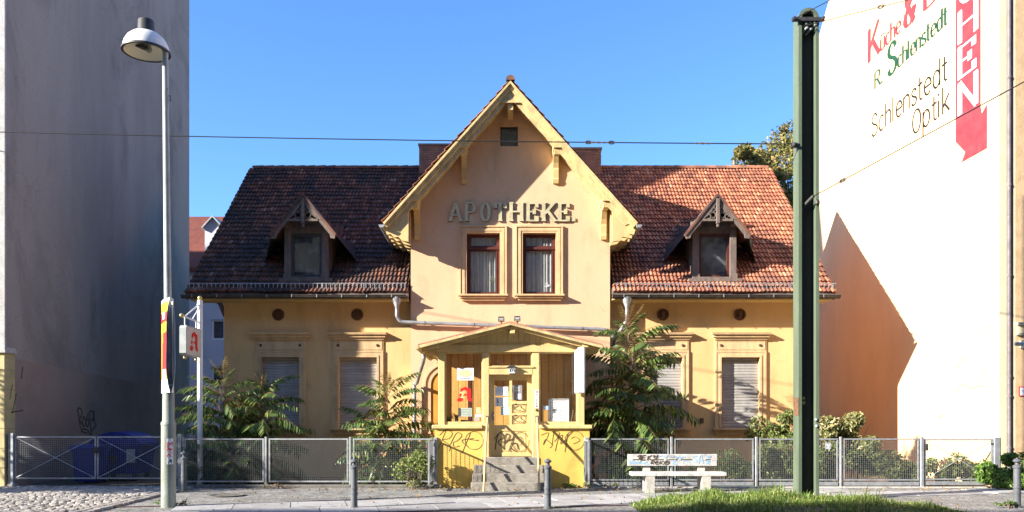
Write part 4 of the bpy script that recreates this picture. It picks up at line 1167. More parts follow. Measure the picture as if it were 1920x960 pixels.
# ------------------------------------------------------------------ glazed porch (part of the house)
def P(px, Y=0.0): return fx(px, Y)
def Z(py, Y=0.0): return fz(py, Y)
f0 = front(0.0)
FLZ = Z(857)
x_l, x_r = -1.72, 1.80
dl, dr = P(905), P(1011)
zs = Z(799)
for xa, xb in ((x_l-.04, dl), (dr, x_r+.04)):
    m_ = MB(); m_.box(xa, xb, 0, .25, -.1, zs-.05)
    m_.box(min(xa,x_l-.04) if xa < 0 else xb-.22, (xa+.22) if xa < 0 else xb, .251, YA, -.1, zs-.05)
    pw = m_.build('porch_wall', PORCHY, house)
    # spray-can tag: letters R E K and a circle
    g = MB(); fg = front(-.001)
    xs = P(822) if xa < 0 else P(1015); zz = Z(842)
    if xa < 0:
        S_ = [[(0,0),(12,-30),(14,-34)],[(2,-26),(14,-36),(26,-30),(20,-20),(8,-17),(22,-6),(20,4)],[(22,-8),(34,-30),(44,-26),(36,-16),(28,-12),(30,-4),(40,-6)],[(44,8),(60,-30)],[(66,-20),(44,-16),(56,-4)],[(60,-18),(74,-16)]]
        cc = (67,-16,17)
    else:
        S_ = [[(0,-26),(14,-30),(4,-8),(8,-18),(20,-8),(16,-2)],[(20,-6),(24,-32),(34,-30),(28,-18),(24,-14)],[(26,4),(32,-20),(40,-26),(36,-10),(44,-16)],[(44,6),(50,-30)],[(60,-34),(46,-16),(58,2)]]
        cc = (62,-16,18)
    k = .0124
    for i, st in enumerate(S_): g.ribbon([(xs+u*k, zz-v*k) for u, v in st], .014, fg, .002, .001+.0004*i, smooth=True)
    g.ribbon(arc(xs+cc[0]*k, zz-cc[1]*k, cc[2]*k, cc[2]*k, 20, 372, 26), .009, fg, .002, .0035)
    if xa < 0: g.ribbon([(xs+58*k, zz+18*k),(xs+66*k, zz+17*k),(xs+76*k, zz+17*k)], .009, fg, .002, .004)
    else: g.ribbon([(xs+56*k, zz+20*k),(xs+64*k, zz+23*k),(xs+72*k, zz+16*k),(xs+60*k, zz+10*k)], .010, fg, .002, .004, smooth=True)
    g.build('graffiti', GRAFD, pw, fix=False)
    m_ = MB(); m_.cbox(xa-.06 if xa < 0 else xa, xb if xa < 0 else xb+.06, -.07, .20, zs-.05, zs+.03, .015); m_.build('porch_sill', CREAM, house)
# posts, header, rails
zh0, zh1 = Z(660), Z(648)
pm = [(P(822),P(834)),(P(905),P(917)),(P(998),P(1011)),(P(1083),P(1096))]
for i, (a, b) in enumerate(pm):
    z0 = zs+.03 if i in (0,3) else FLZ
    MB().cbox(a, b, -.005, .14, z0, zh0, .01).build('porch_post', CREAM, house)
MB().box(pm[0][0]-.05, pm[3][1]+.05, -.03, .14, zh0+.001, zh1+.02).build('porch_header', CREAM, house)
tz0, tz1 = Z(702), Z(687)
MB().box(pm[1][1]+.001, pm[2][0]-.001, -.01, .13, tz0, tz1).box(pm[1][1]-.03, pm[2][0]+.03, -.035, -.011, tz1-.03, tz1).build('door_lintel', CREAM, house)
for a, b, z0, z1 in ((pm[0][1],pm[1][0],zs+.03,zh0),(pm[2][1],pm[3][0],zs+.03,zh0),(pm[1][1],pm[2][0],tz1,zh0)):
    m_ = MB(); m_.poly(rect(a+.001,b-.001,z0+.001,z1-.001), [rect(a+.03,b-.03,z0+(.075 if z0 < 2 else .02),z1-.03)], front(.03), .07)
    wo = m_.build('porch_window', CREAM, house)
    MB().add([(a+.01,.07,z0+.02),(b-.01,.07,z0+.02),(b-.01,.07,z1-.01),(a+.01,.07,z1-.01)], [(0,1,2,3)]).build('pane', CLEAR, wo)
# glazed porch sides
for s, xx in ((-1,x_l+.03),(1,x_r-.06)):
    m_ = MB(); fs = Frame((xx,0,0),(0,1,0),(0,0,1),(s,0,0))
    m_.poly(rect(.14,YA,zs-.05,zh1+.02), [rect(.22,.94,zs+.06,zh0-.03), rect(1.12,1.9,zs+.06,zh0-.03), rect(2.0,YA-.1,zs+.06,zh0-.03)], fs, .07)
    wo = m_.build('porch_side', CREAM, house)
    MB().add([(xx-s*.03,.2,zs),(xx-s*.03,YA,zs),(xx-s*.03,YA,zh0),(xx-s*.03,.2,zh0)], [(0,1,2,3)]).build('pane', CLEAR, wo)
# floor and inner wooden wall of upright planks
MB().box(x_l+.2, x_r-.2, .03, YA, FLZ-.2, FLZ).build('porch_floor', STEP, house)
npl = 18; pw_ = (x_r-x_l-.2)/npl
for k in range(npl):
    xa = x_l+.08+k*pw_
    MB().cbox(xa+.004, xa+pw_-.004, 1.02+rng.uniform(-.004,.004), 1.06, FLZ, zh1, .006).build('plank', PLANK, house)
MB().box(x_l+.08, x_r-.1, 1.05, 1.1, FLZ, zh1).build('plank_backing', DARK, house)
MB().box(P(877,.95), P(882,.95), .995, 1.014, FLZ, 2.75).build('inner_door_edge', REDWOOD, house)
MB().box(x_l+.1, x_r-.1, .02, 1.1, zh1-.02, zh1+.02).build('porch_ceiling', PLANK, house)
# boarded pediment
ax = .0; az = 3.82; ee = 2.11; ez_ = 3.30
ps = (az-ez_)/ee
k = 0; xx = pm[0][0]-.05
while xx < pm[3][1]:
    x1 = min(xx+.128, pm[3][1]+.05)
    def zz(x): return az-.09-ps*abs(x-ax)
    pts = [(xx,.0,zh1+.021),(x1-.006,.0,zh1+.021)]
    if zz(x1) > zh1+.03: pts.append((x1-.006,.0,zz(x1)))
    if xx < ax < x1: pts.append((ax,.0,zz(ax)))
    if zz(xx) > zh1+.03: pts.append((xx,.0,zz(xx)))
    if len(pts) > 2: MB().prism(pts, (0,.03,0)).build('pediment_board', CREAM, house)
    xx += .128; k += 1
# porch roof
m_ = MB(); yf = -.36
for s in (-1, 1):
    m_.prism([(ax,yf,az),(ax+s*ee,yf,ez_),(ax+s*ee,yf,ez_-.035),(ax,yf,az-.035)], (0,YA-yf-.002,0))
pr = m_.build('porch_roof', RIDGE, house)
for s in (-1, 1):
    m_ = MB(); m_.prism([(ax,yf-.02,az-.037),(ax+s*(ee-.02),yf-.02,ez_-.037+.005),(ax+s*(ee-.02),yf-.02,ez_-.09),(ax,yf-.02,az-.085)], (0,.05,0)); m_.build('verge_board', OLDCREAM, pr)
    m_ = MB(); m_.prism([(ax,yf+.12,az-.04),(ax+s*(ee-.05),yf+.12,ez_-.03),(ax+s*(ee-.25),yf+.12,ez_-.11),(ax,yf+.12,az-.14)], (0,.06,0)); m_.build('front_rafter', CREAM, pr)
    m_ = MB(); m_.prism([(ax,yf+.04,az-.04),(ax+s*(ee-.02),yf+.04,ez_-.036),(ax+s*(ee-.02),yf+.04,ez_-.056),(ax,yf+.04,az-.06)], (0,YA-yf-.06,0)); m_.build('boarding', CREAM, pr)
    for q in range(5):
        y0 = .15+q*.55
        pts = [(ee-.03,ez_-.06),(ee-.05,ez_-.14),(ee-.14,ez_-.13),(ee-.2,ez_-.19),(ee-.28,ez_-.17),(ee-.38,ez_-.22),(ee-.46,ez_-.06+.1)]
        MB().prism([(ax+s*x,y0,z) for x, z in pts], (0,.08,0)).build('rafter_tail', CREAM, pr)
    MB().cbox(ax+s*1.72-.07, ax+s*1.72+.07, yf+.05, .0, zh1-.06, zh1+.10, .012).build('purlin_end', CREAM, pr)
MB().cbox(ax-.06+.05, ax+.11, yf+.06, .0, az-.26, az-.1, .012).build('purlin_end', CREAM, pr)
# porch gutter and its downpipe
m_ = MB(); n = 8; vs = []; gx = ax-ee-.02; gz = ez_-.05
for (yy, dz) in ((yf-.02,0),(YA-.1,-.04)):
    for i in range(n+1):
        t = math.pi*i/n + math.pi
        vs.append((gx+.065*math.cos(t), yy, gz+dz+.065*math.sin(t)))
m_.add(vs, [(i,i+1,n+2+i,n+1+i) for i in range(n)] + [tuple(range(n+1))], sm=True); m_.build('side_gutter', OLDCREAM, pr, fix=False)
xp0, xp1 = P(803,1.2), P(777,2.0)
m_ = MB(); m_.tube(spline([(gx,1.0,gz-.05),(gx+.0,1.0,gz-.12),(gx+.0,1.05,gz-.22),(gx-.16,1.6,gz-.5),(gx-.30,2.2,gz-.72),(P(777,2.65),2.68,Z(720,2.7)),(P(777,2.7),2.72,Z(740,2.7)),(P(777,2.7),2.72,.1)],4), .048, 10)
for zz in (Z(730,2.7), Z(790,2.7)): m_.tube([(P(777,2.7),2.72,zz),(P(777,2.7),2.72,zz+.04)], .06, 10)
m_.build('downpipe', ZINC, house)
# blind niche beside the porch
nx, nz = -1.74, fz(722,YA); fn = front(YA)
m_ = MB()
for r0, r1, pr_ in ((.39,.46,.05),(.46,.53,.03),(.53,.58,.06)):
    path = [(nx-(r0+r1)/2, 1.2)] + arc(nx, nz, (r0+r1)/2, (r0+r1)/2, 180, 0, 18) + [(nx+(r0+r1)/2, 1.2)]
    m_.ribbon(path, r1-r0, fn, pr_, -.01)
m_.build('niche_moulding', PEACH, house)
m_ = MB(); m_.plate([(nx-.39,1.2)]+[(nx+.39,1.2)]+arc(nx,nz,.39,.39,0,180,16), fn, .012); m_.build('niche_panel', NICHE, house)

# door
yd = .13; fd = front(yd)
a, b = P(921,yd), P(997,yd); z0, z1 = FLZ+.01, Z(703,yd)
m_ = MB()
gl_l = (P(927,yd),P(955,yd),Z(797,yd),Z(713,yd)); gl_r = (P(960,yd),P(988,yd),Z(752,yd),Z(713,yd))
pan = [(P(960,yd),P(988,yd),Z(775,yd),Z(758,yd)),(P(960,yd),P(988,yd),Z(796,yd),Z(779,yd)),(P(928,yd),P(988,yd),Z(848,yd),Z(808,yd))]
m_.poly(rect(a,b,z0,z1), [rect(*q) for q in [gl_l,gl_r]+pan], fd, .045, reveal=.02)
door = m_.build('door', CREAM, house)
m_ = MB()
for q in pan: m_.box(q[0], q[1], yd+.016, yd+.04, q[2], q[3]); m_.cbox(q[0]+.03, q[1]-.03, yd+.006, yd+.017, q[2]+.03, q[3]-.03, .003)
m_.build('door_panel', CREAM, door)
MB().add([(gl_l[0]-.01,yd+.02,gl_l[2]-.01),(gl_l[1]+.01,yd+.02,gl_l[2]-.01),(gl_l[1]+.01,yd+.02,gl_l[3]+.01),(gl_l[0]-.01,yd+.02,gl_l[3]+.01)], [(0,1,2,3)]).build('pane', CLEAR, door)
MB().add([(gl_r[0]-.01,yd+.02,gl_r[2]-.01),(gl_r[1]+.01,yd+.02,gl_r[2]-.01),(gl_r[1]+.01,yd+.02,gl_r[3]+.01),(gl_r[0]-.01,yd+.02,gl_r[3]+.01)], [(0,1,2,3)]).build('pane', CLEAR, door)
m_ = MB(); hx = a+.04; hz = Z(779,yd); m_.ball((hx,yd-.06,hz), .032, 10, 6); m_.tube([(hx,yd,hz),(hx,yd-.05,hz)], .014, 8); m_.box(hx-.02,hx+.02,yd-.006,yd+.0,hz-.12,hz+.08); m_.build('handle', ZINC, door)
# door jamb strips
MB().box(pm[1][1]+.0005, a-.002, .02, .18, FLZ, tz0-.001).box(b+.002, pm[2][0]-.0005, .02, .18, FLZ, tz0-.001).build('door_jamb', CREAM, house)
g = MB(); fgd = front(yd-.001)
for (q, ) in ((pan[0],),(pan[1],)):
    x0_, z0_ = q[0]+.02, q[2]+.02; hh = .2
    g.ribbon([(x0_,z0_),(x0_+.02,z0_+hh)], .013, fgd, .002, .001)
    g.ribbon([(x0_-.02,z0_+hh*.8),(x0_+.07,z0_+hh*1.02),(x0_+.12,z0_+hh*.8),(x0_+.03,z0_+hh*.5),(x0_+.15,z0_+.03)], .013, fgd, .002, .0015, smooth=True)
    g.ribbon([(x0_+.27,z0_+hh),(x0_+.19,z0_+hh*.85),(x0_+.19,z0_+hh*.6),(x0_+.26,z0_+hh*.35),(x0_+.24,z0_+.02),(x0_+.15,z0_+.06)], .013, fgd, .002, .002, smooth=True)
    g.ribbon([(x0_+.32,z0_+hh*1.05),(x0_+.305,z0_+hh*.4)], .013, fgd, .002, .0025); g.ribbon([(x0_+.305,z0_+.06),(x0_+.30,z0_+.03)], .013, fgd, .002, .003)
k = .0124; xs, zz = P(928,yd), Z(843,yd)
for i, st in enumerate(([(0,0),(4,-22),(8,-30)],[(-1,-20),(10,-32),(16,-24),(6,-14),(18,-2)],[(16,0),(20,-28),(28,-26),(22,-16),(18,-12)],[(14,-14),(34,-20)],[(26,4),(36,-26)],[(30,-10),(40,-12),(44,0)],[(28,-4),(40,4)])):
    g.ribbon([(xs+u*k, zz-v*k) for u, v in st], .022, fgd, .002, .003+i*.0004, smooth=True)
g.ribbon(arc(xs+48*k, zz+15*k, 16*k, 18*k, 30, 372, 24), .010, fgd, .002, .0062)
g.ribbon([(xs+40*k, zz+20*k),(xs+48*k, zz+24*k),(xs+52*k, zz+14*k),(xs+46*k, zz+8*k)], .010, fgd, .002, .0066, smooth=True)
g.build('graffiti', GRAFD, door, fix=False)

# steps
sx0, sx1 = P(886,-.4), P(1022,-.4)
for i, (xa, xb, yfr, zt_) in enumerate(((sx0-.02,sx1,-.80,FLZ*.25),(sx0,sx1-.02,-.54,FLZ*.5),(sx0+.02,sx1-.04,-.28,FLZ*.75),(dl+.01,dr-.01,-.03,FLZ))):
    MB().cbox(xa, xb, yfr, .0 if i < 3 else .14, (-.1 if i == 0 else FLZ*.25*i+.001), zt_, .012).build('step', STEP, house)
# handrails leaning from the pavement to the door posts
for (xb, xt) in ((P(907,-.98),P(914,-.02)),(P(1011,-.98),P(1007,-.02))):
    m_ = MB(); zt_ = Z(786,-.02)
    m_.tube(spline([(xb,-.98,-.02),(xb+(xt-xb)*.5,-.60,zt_*.52),(xt,-.10,zt_-.03),(xt,-.02,zt_)],4), .024, 10)
    m_.build('handrail', CREAM, house)
    MB().box(xt-.04, xt+.04, -.03, -.006, zt_-.08, zt_+.08).build('rail_plate', OLDWOOD, house)

# ------------------------------------------------------------------ things fixed to or standing in the porch
def flat(name, label, cat, x0, x1, z0, z1, y, mt, group=None, t=.004):
    """a sheet standing at depth y, with its own front frame"""
    o = thing(name, ((x0+x1)/2, y, z0), label, cat, group)
    MB().box(x0, x1, y, y+t, z0, z1).build('sheet', mt, o)
    return o, front(y-.0005)
yg = .062
# poster with two profiles in an oval
o, fr = flat('poster', 'white poster with two profile heads in a yellow oval in the left porch window', 'poster', P(857,yg), P(888,yg), Z(713,yg), Z(690,yg), yg, PAPER)
xc, zc = (P(857,yg)+P(888,yg))/2, Z(700,yg)
MB().plate([(xc+.15*math.cos(t), zc+.085*math.sin(t)) for t in np.linspace(0,6.28,26)[:-1]], fr, .0015).build('oval', CREAMPR, o)
m_ = MB()
m_.ribbon([(xc+.15*math.cos(t), zc+.085*math.sin(t)) for t in np.linspace(0,6.28,27)], .008, fr, .001, .0018)
for q in (-1, 1):
    m_.ribbon([(xc+q*.075,zc+.07),(xc+q*.055,zc+.035),(xc+q*.03,zc+.005),(xc+q*.05,zc-.01),(xc+q*.035,zc-.03),(xc+q*.06,zc-.045),(xc+q*.05,zc-.075)], .009, fr, .001, .002, smooth=True)
    m_.ribbon([(xc+q*.09,zc+.03),(xc+q*.075,zc+.03)], .008, fr, .001, .0022)
for k in range(2):
    for q in range(9): m_.ribbon([(xc-.12+q*.027,zc-.115-k*.0),(xc-.12+q*.027+.016,zc-.115)], .016, fr, .001, .0018+.0003*q)
m_.build('print', GREYPR, o, fix=False)
# red letter with cup and snake on the pane
AP = [(0,0),(.16,.06),(.30,.02),(.34,.22),(.42,.22),(.44,.58),(.68,.56),(.70,.18),(.62,.10),(.80,0),(.92,.08),(1.0,.02),(1,.16),(.94,.22),(.94,.84),(.60,1.0),(.24,.84),(.22,.72),(.40,.76),(.50,.80),(.62,.72),(.62,.64),(.52,.62),(.38,.66),(.26,.56),(.20,.40),(.06,.36),(.0,.24)]
def red_a(mb, fr, x0, z0, w, h, t, mi=0, wmi=None):
    """blackletter style capital built from plates: arch, left foot, right stem, with the cup and snake"""
    def q(u, v): return (x0+u*w, z0+v*h)
    mb.plate([q(.22,.62),q(.22,.86),q(.55,1.0),q(.94,.84),q(.94,.24),q(1,.18),q(1,.04),q(.90,.0),q(.70,.10),q(.66,.2),q(.66,.70),q(.52,.78),q(.40,.72),q(.40,.62)], fr, t, 0, mi)
    mb.plate([q(.0,.04),q(.18,-.02),q(.40,.06),q(.40,.24),q(.30,.30),q(.12,.26),q(.0,.14)], fr, t, .0006, mi)
    mb.plate([q(.14,.34),q(.40,.30),q(.44,.40),q(.66,.40),q(.66,.50),q(.44,.52),q(.14,.52)], fr, t, .0012, mi)
    if wmi is not None:
        mb.ribbon([q(.20,.64),q(.36,.56),(q(.52,.64))], .05*w, fr, .001, t+.001, wmi, smooth=True)
        mb.ribbon([q(.36,.56),q(.36,.40),(q(.34,.24))], .06*w, fr, .001, t+.0016, wmi)
        mb.ribbon([q(.24,.26),q(.36,.30),(q(.48,.26))], .05*w, fr, .001, t+.002, wmi)
        mb.ribbon([q(.46,.72),q(.30,.62),q(.44,.48),q(.30,.38),q(.42,.30)], .04*w, fr, .001, t+.0024, wmi, smooth=True)
xa, xb = P(857,yg), P(885,yg)
o = thing('window_sticker', ((xa+xb)/2, yg, Z(754,yg)), 'red pharmacy letter A sticker with cup and snake on the left porch window', 'sticker')
m_ = MB(); red_a(m_, front(yg), xa, Z(753,yg), xb-xa, Z(725,yg)-Z(753,yg), .003, 0, 1); m_.build('letter', [REDP, CREAMPR], o, fix=False)
o, fr = flat('card', 'pale green framed card standing in the left porch window', 'card', P(860,.16), P(885,.16), Z(781,.16), Z(765,.16), .16, GREENP)
x0, x1, z0, z1 = P(860,.16), P(885,.16), Z(781,.16), Z(765,.16)
m_ = MB(); m_.ribbon([(x0+.01,z0+.01),(x1-.01,z0+.01),(x1-.01,z1-.01),(x0+.01,z1-.01)], .012, fr, .003, 0, closed=True)
for k in range(4): m_.ribbon([(x0+.06,z1-.06-k*.035),(x1-.05-.03*(k%2),z1-.06-k*.035)], .008, fr, .001, .001)
m_.build('print', PAPER, o, fix=False)
for (p0,p1,q0,q1,mt,lab) in ((893,901,775,764,CREAMPR,'small cream notice on the left porch window beside the door post'),(891,898,782,777,PAPER,'small white label on the left porch window under the cream notice'),(898,905,782,776,BLUEPR,'small blue label on the left porch window by the door post'),(888,898,789,783,LIGHTB,'grey folded leaflet lying low in the left porch window')):
    o, fr = flat('window_label', lab, 'label', P(p0,yg), P(p1,yg), Z(q0,yg), Z(q1,yg), yg if q0 < 785 else .18, mt)
    m_ = MB(); xx0, xx1, zz0, zz1 = P(p0,yg), P(p1,yg), Z(q0,yg), Z(q1,yg)
    if q0 > 785: fr = front(.1795)
    for k in range(2): m_.ribbon([(xx0+.015,zz1-.02-k*.03),(xx1-.015,zz1-.02-k*.03)], .01, fr, .001, .0005)
    m_.build('print', GREYPR, o, fix=False)
# small goods standing behind the left pane
shelf = MB().box(pm[0][1], pm[1][0], .14, .34, zs-.02, zs+.035).build('window_board', OLDCREAM, house)
MB().box(pm[2][1], pm[3][0], .14, .34, zs-.02, zs+.035).build('window_board', OLDCREAM, house)
zz = zs+.036
bx = thing('box', (P(856,.22), .22, zz), 'tall brown carton standing in the left porch window', 'box')
MB().cbox(P(853,.22), P(859,.22), .18, .26, zz, zz+.22, .004).build('carton', TERRA, bx); MB().box(P(853,.22)+.006, P(859,.22)-.006, .176, .181, zz+.03, zz+.1).build('label_patch', CREAMPR, bx)
bx = thing('box', (P(871,.24), .24, zz), 'dark square carton below the green card in the left porch window', 'box')
MB().cbox(P(864,.24), P(878,.24), .2, .3, zz, zz+.11, .004).build('carton', IRONDK, bx); MB().box(P(864,.24)+.02, P(878,.24)-.02, .196, .201, zz+.03, zz+.07).build('label_patch', GREYPR, bx)
pt = thing('plant_pot', (P(840,.24), .24, zz), 'dark little potted plant at the left end of the porch window', 'plant')
MB().lathe([(.05,0),(.07,.09),(.075,.1),(.06,.1)], (P(840,.24),.24,zz), 12).build('pot', TERRA, pt)
m_ = MB()
for k in range(26):
    t = rng.uniform(0,6.3); r_ = rng.uniform(.01,.09); h_ = rng.uniform(.08,.19)
    x, y = P(840,.24)+r_*math.cos(t), .24+r_*math.sin(t)*.6
    m_.add([(x-.02,y,zz+h_),(x,y-.01,zz+h_+.03),(x+.02,y,zz+h_),(x,y+.01,zz+h_-.02)], [(0,1,2,3)])
m_.build('foliage', AIL, pt, fix=False)
# papers on the door panes
yp = yd+.014
for (p0,p1,q0,q1,mt,lab,kind) in ((928,953,742,725,PAPER,'white notice with blue corner, upper sheet on the door pane','a'),(928,953,762,745,PAPER,'white sheet with a black snake-like squiggle below the upper door notice','b'),(939,955,778,763,BLUEPR,'pale blue leaflet lowest on the left door pane','c'),(961,979,750,722,GREYPR,'grey poster behind the small right door pane','d')):
    o, fr = flat('notice', lab, 'notice', P(p0,yp), P(p1,yp), Z(q0,yp), Z(q1,yp), yp if kind != 'd' else yp+.05, mt, t=.003)
    x0, x1, z0, z1 = P(p0,yp), P(p1,yp), Z(q0,yp), Z(q1,yp); m_ = MB()
    if kind == 'a':
        for k in range(4): m_.ribbon([(x0+.02,z1-.03-k*.03),(x1-.10,z1-.03-k*.03)], .007, fr, .001, .0005)
        m_.plate([(x1-.07,z0+.03),(x1-.01,z0+.03),(x1-.01,z1-.05),(x1-.05,z1-.09)], fr, .001, .0005); mt2 = BLUEPR
    elif kind == 'b':
        m_.ribbon([(x0+.07,z1-.03),(x0+.05,z1-.07),(x0+.08,z1-.10),(x0+.05,z1-.13),(x0+.09,z1-.12)], .016, fr, .001, .0005, smooth=True); m_.ribbon([(x0+.065,z0+.045),(x0+.065,z0+.02)], .02, fr, .001, .001); mt2 = BLACKP
    elif kind == 'c':
        for k in range(3): m_.ribbon([(x0+.02,z1-.04-k*.045),(x1-.03,z1-.04-k*.045)], .015, fr, .001, .0005)
        mt2 = PAPER
    else:
        fr = front(yp+.0495); m_.plate(rect(x0+.10,x1-.02,z0+.02,z0+.15), fr, .001, .0005); mt2 = PAPER
        for k in range(3): m_.ribbon([(x0+.03,z1-.05-k*.04),(x1-.05,z1-.05-k*.04)], .015, fr, .001, .0005)
    m_.build('print', mt2, o, fix=False)
# opening-hours board behind the right pane
ym = .14
x0, x1, z0, z1 = P(1029,ym), P(1066,ym), Z(794,ym), Z(749,ym)
o = thing('notice_board', ((x0+x1)/2, ym, z0), 'white opening hours board with rows of print in the right porch window', 'notice board')
MB().box(x0, x1, ym, ym+.02, z0, z1).build('board', PAPER, o)
m_ = MB(); m_.box(x0-.012, x1+.012, ym-.012, ym+.025, z1, z1+.02); m_.box(x0-.012, x0, ym-.012, ym+.025, z0, z1); m_.box(x1, x1+.012, ym-.012, ym+.025, z0, z1); m_.build('frame', GREYPAI, o)
m_ = MB(); fr = front(ym-.0005)
for r in range(8):
    z = z1-.07-r*.062
    for c, (u, w_) in enumerate(((.06,.03),(.11,.10),(.25,.07),(.34,.08))):
        if r == 0 and c > 1: continue
        m_.ribbon([(x0+u,z),(x0+u+w_*(.7+.3*((r*3+c) % 3)/2),z)], .014, fr, .001, .0005+.0002*c)
m_.plate(rect(x0+.09,x0+.19,z1-.27,z1-.22), fr, .001, .0015)
m_.build('print', GREYPR, o, fix=False)
m_ = MB()
for c in range(9): m_.ribbon([(x0+.10+c*.036,z1-.025),(x0+.10+c*.036+.02,z1-.025)], .012, fr, .001, .0005)
m_.build('heading', PINKR, o, fix=False)
MB().box(x0+.03, x0+.045, ym-.004, ym, z0+.01, z1-.03).build('binder_strip', GREYPR, o)
o, fr = flat('window_label', 'pale blue strip label left of the opening hours board', 'label', P(1018,yg), P(1028,yg), Z(768,yg), Z(761,yg), yg, BLUEPR)
MB().ribbon([(P(1018,yg)+.02,Z(764.5,yg)),(P(1028,yg)-.02,Z(764.5,yg))], .012, fr, .001, .0005).build('print', PAPER, o, fix=False)
for k, lab in enumerate(('white brochure leaning at the right end of the porch window','thin cream brochure leaning next to the window corner post')):
    o = thing('brochure', (P(1070+5*k,.24), .24, zz), lab, 'brochure')
    m_ = MB(); xx = P(1069+5*k,.24); m_.prism([(xx,.2,zz),(xx+.02,.2,zz),(xx+.08,.2,zz+.34-.06*k),(xx+.06,.2,zz+.34-.06*k)], (0,.12,0)); m_.build('pages', PAPER if k == 0 else CREAMPR, o)
# bell plate with vertical lettering KLINGEL
yb = -.012
x0, x1, z0, z1 = P(1003,yb), P(1010,yb), Z(765,yb), Z(731,yb)
o = thing('bell_plate', ((x0+x1)/2, yb, z0), 'narrow white doorbell plate with vertical lettering on the right door post', 'doorbell')
MB().box(x0, x1, yb, yb+.006, z0, z1).build('plate', PAPER, o)
fr = front(yb-.0005); m_ = MB(); red_a(m_, fr, x0+.012, z1-.075, x1-x0-.024, .062, .001)
hx, hz = (x0+x1)/2, z0+.035
m_.plate([(hx,hz-.022),(hx+.03,hz+.012),(hx+.015,hz+.028),(hx,hz+.014),(hx-.015,hz+.028),(hx-.03,hz+.012)], fr, .001); m_.build('emblem', REDP, o, fix=False)
m_ = MB(); zz_ = z1-.125
for ch in 'KLINGEL':
    letter(m_, ch, fr, hx-.012, zz_, .034, .2, .16, 0, 1.0, 0, .001, .0004); zz_ -= .043
m_.build('lettering', BLACKP, o, fix=False)
MB().lathe([(.03,0),(.03,.012),(.016,.014),(.014,.022),(0,.022)], (hx, -.006, z0-.05), 14, axis=(0,-1,0)).build('bell_button', IRONDK, o)
# house number lamp 109
xc, zc = P(960,-.06), Z(693,-.06)
o = thing('house_number_lamp', (xc, -.06, zc-.1), 'small black roofed house number lamp over the porch door', 'lamp')
MB().prism([(xc-.08,-.10,zc+.04),(xc+.08,-.10,zc+.04),(xc+.06,-.10,zc-.085),(xc-.06,-.10,zc-.085)], (0,.085,0)).build('number_panel', PAPER, o)
m_ = MB(); m_.prism([(xc-.13,-.12,zc+.05),(xc-.12,-.12,zc+.04),(xc+.12,-.12,zc+.04),(xc+.13,-.12,zc+.05),(xc,-.12,zc+.115)], (0,.11,0)); m_.box(xc-.062, xc+.062, -.104, -.02, zc-.105, zc-.086); m_.build('hood', IRONDK, o)
m_ = MB(); write(m_, '109', front(-.1005), xc-.062, zc-.06, .075, .22, .16, 0, 1.0, t=.001, gap=.08); m_.build('number', BLACKP, o, fix=False)
# light box sign on the right corner of the porch
xa, xb = P(1083,-.85), P(1097,-.85)
y0, y1 = -.86, -.06
z0, z1 = Z(736,-.86), Z(651,-.86)
o = thing('light_box_sign', ((xa+xb)/2, -.4, z0), 'tall grey projecting light box sign on the right corner of the porch', 'sign')
MB().cbox(xa, xb, y0, y1, z0, z1, .02).build('case', LIGHTB, o)
m_ = MB(); m_.box(xa-.006, xa-.0005, y0+.03, y1-.03, z0+.03, z1-.03); m_.box(xb+.0005, xb+.006, y0+.03, y1-.03, z0+.03, z1-.03); m_.build('face', PAPER, o)
m_ = MB(); fr = Frame((xa-.0065,0,0),(0,-1,0),(0,0,1),(-1,0,0))
for k, ch in enumerate('HPA'):
    letter(m_, ch, fr, .30, z0+.16+k*.17, .12, .2, .14, 0, 1.0, 0, .001, .0002)
m_.build('lettering', GREYPR, o, fix=False)
m_ = MB()
for zz_ in (z0+.2, z1-.2): m_.tube([((xa+xb)/2,y1,zz_),((xa+xb)/2,.0,zz_)], .02, 8)
for q in (xa+.02, xb-.02): m_.ball((q, y0, z0+.52), .008, 6, 4)
m_.build('bracket', GREYPAI, o)
# two floodlights on the porch roof
for px, lab in ((940,'left one of the two small black floodlights on the porch roof ridge'),(970,'right one of the two small black floodlights on the porch roof ridge')):
    xx, yy = P(px,-.2), -.2; zr_ = az-ps*abs(xx-ax)
    o = thing('floodlight', (xx,yy,zr_), lab, 'floodlight', 'floodlights on the porch roof')
    m_ = MB(); m_.tube([(xx,yy,zr_-.01),(xx,yy,zr_+.06)], .018, 8); m_.box(xx-.05,xx+.05,yy-.02,yy+.02,zr_+.055,zr_+.075); m_.box(xx-.072,xx-.055,yy-.02,yy+.02,zr_+.06,zr_+.13); m_.box(xx+.055,xx+.072,yy-.02,yy+.02,zr_+.06,zr_+.13); m_.build('stand', IRONDK, o)
    m_ = MB(); m_.prism([(xx-.07,yy-.06,zr_+.15),(xx+.07,yy-.06,zr_+.15),(xx+.055,yy-.06,zr_+.08),(xx-.055,yy-.06,zr_+.08)], (0,.12,.04)); m_.build('lamp_housing', IRONDK, o)
    MB().add([(xx-.055,yy-.064,zr_+.14),(xx+.055,yy-.064,zr_+.14),(xx+.045,yy-.064,zr_+.095),(xx-.045,yy-.064,zr_+.095)], [(0,1,2,3)]).build('lens', GREYPAI, o)
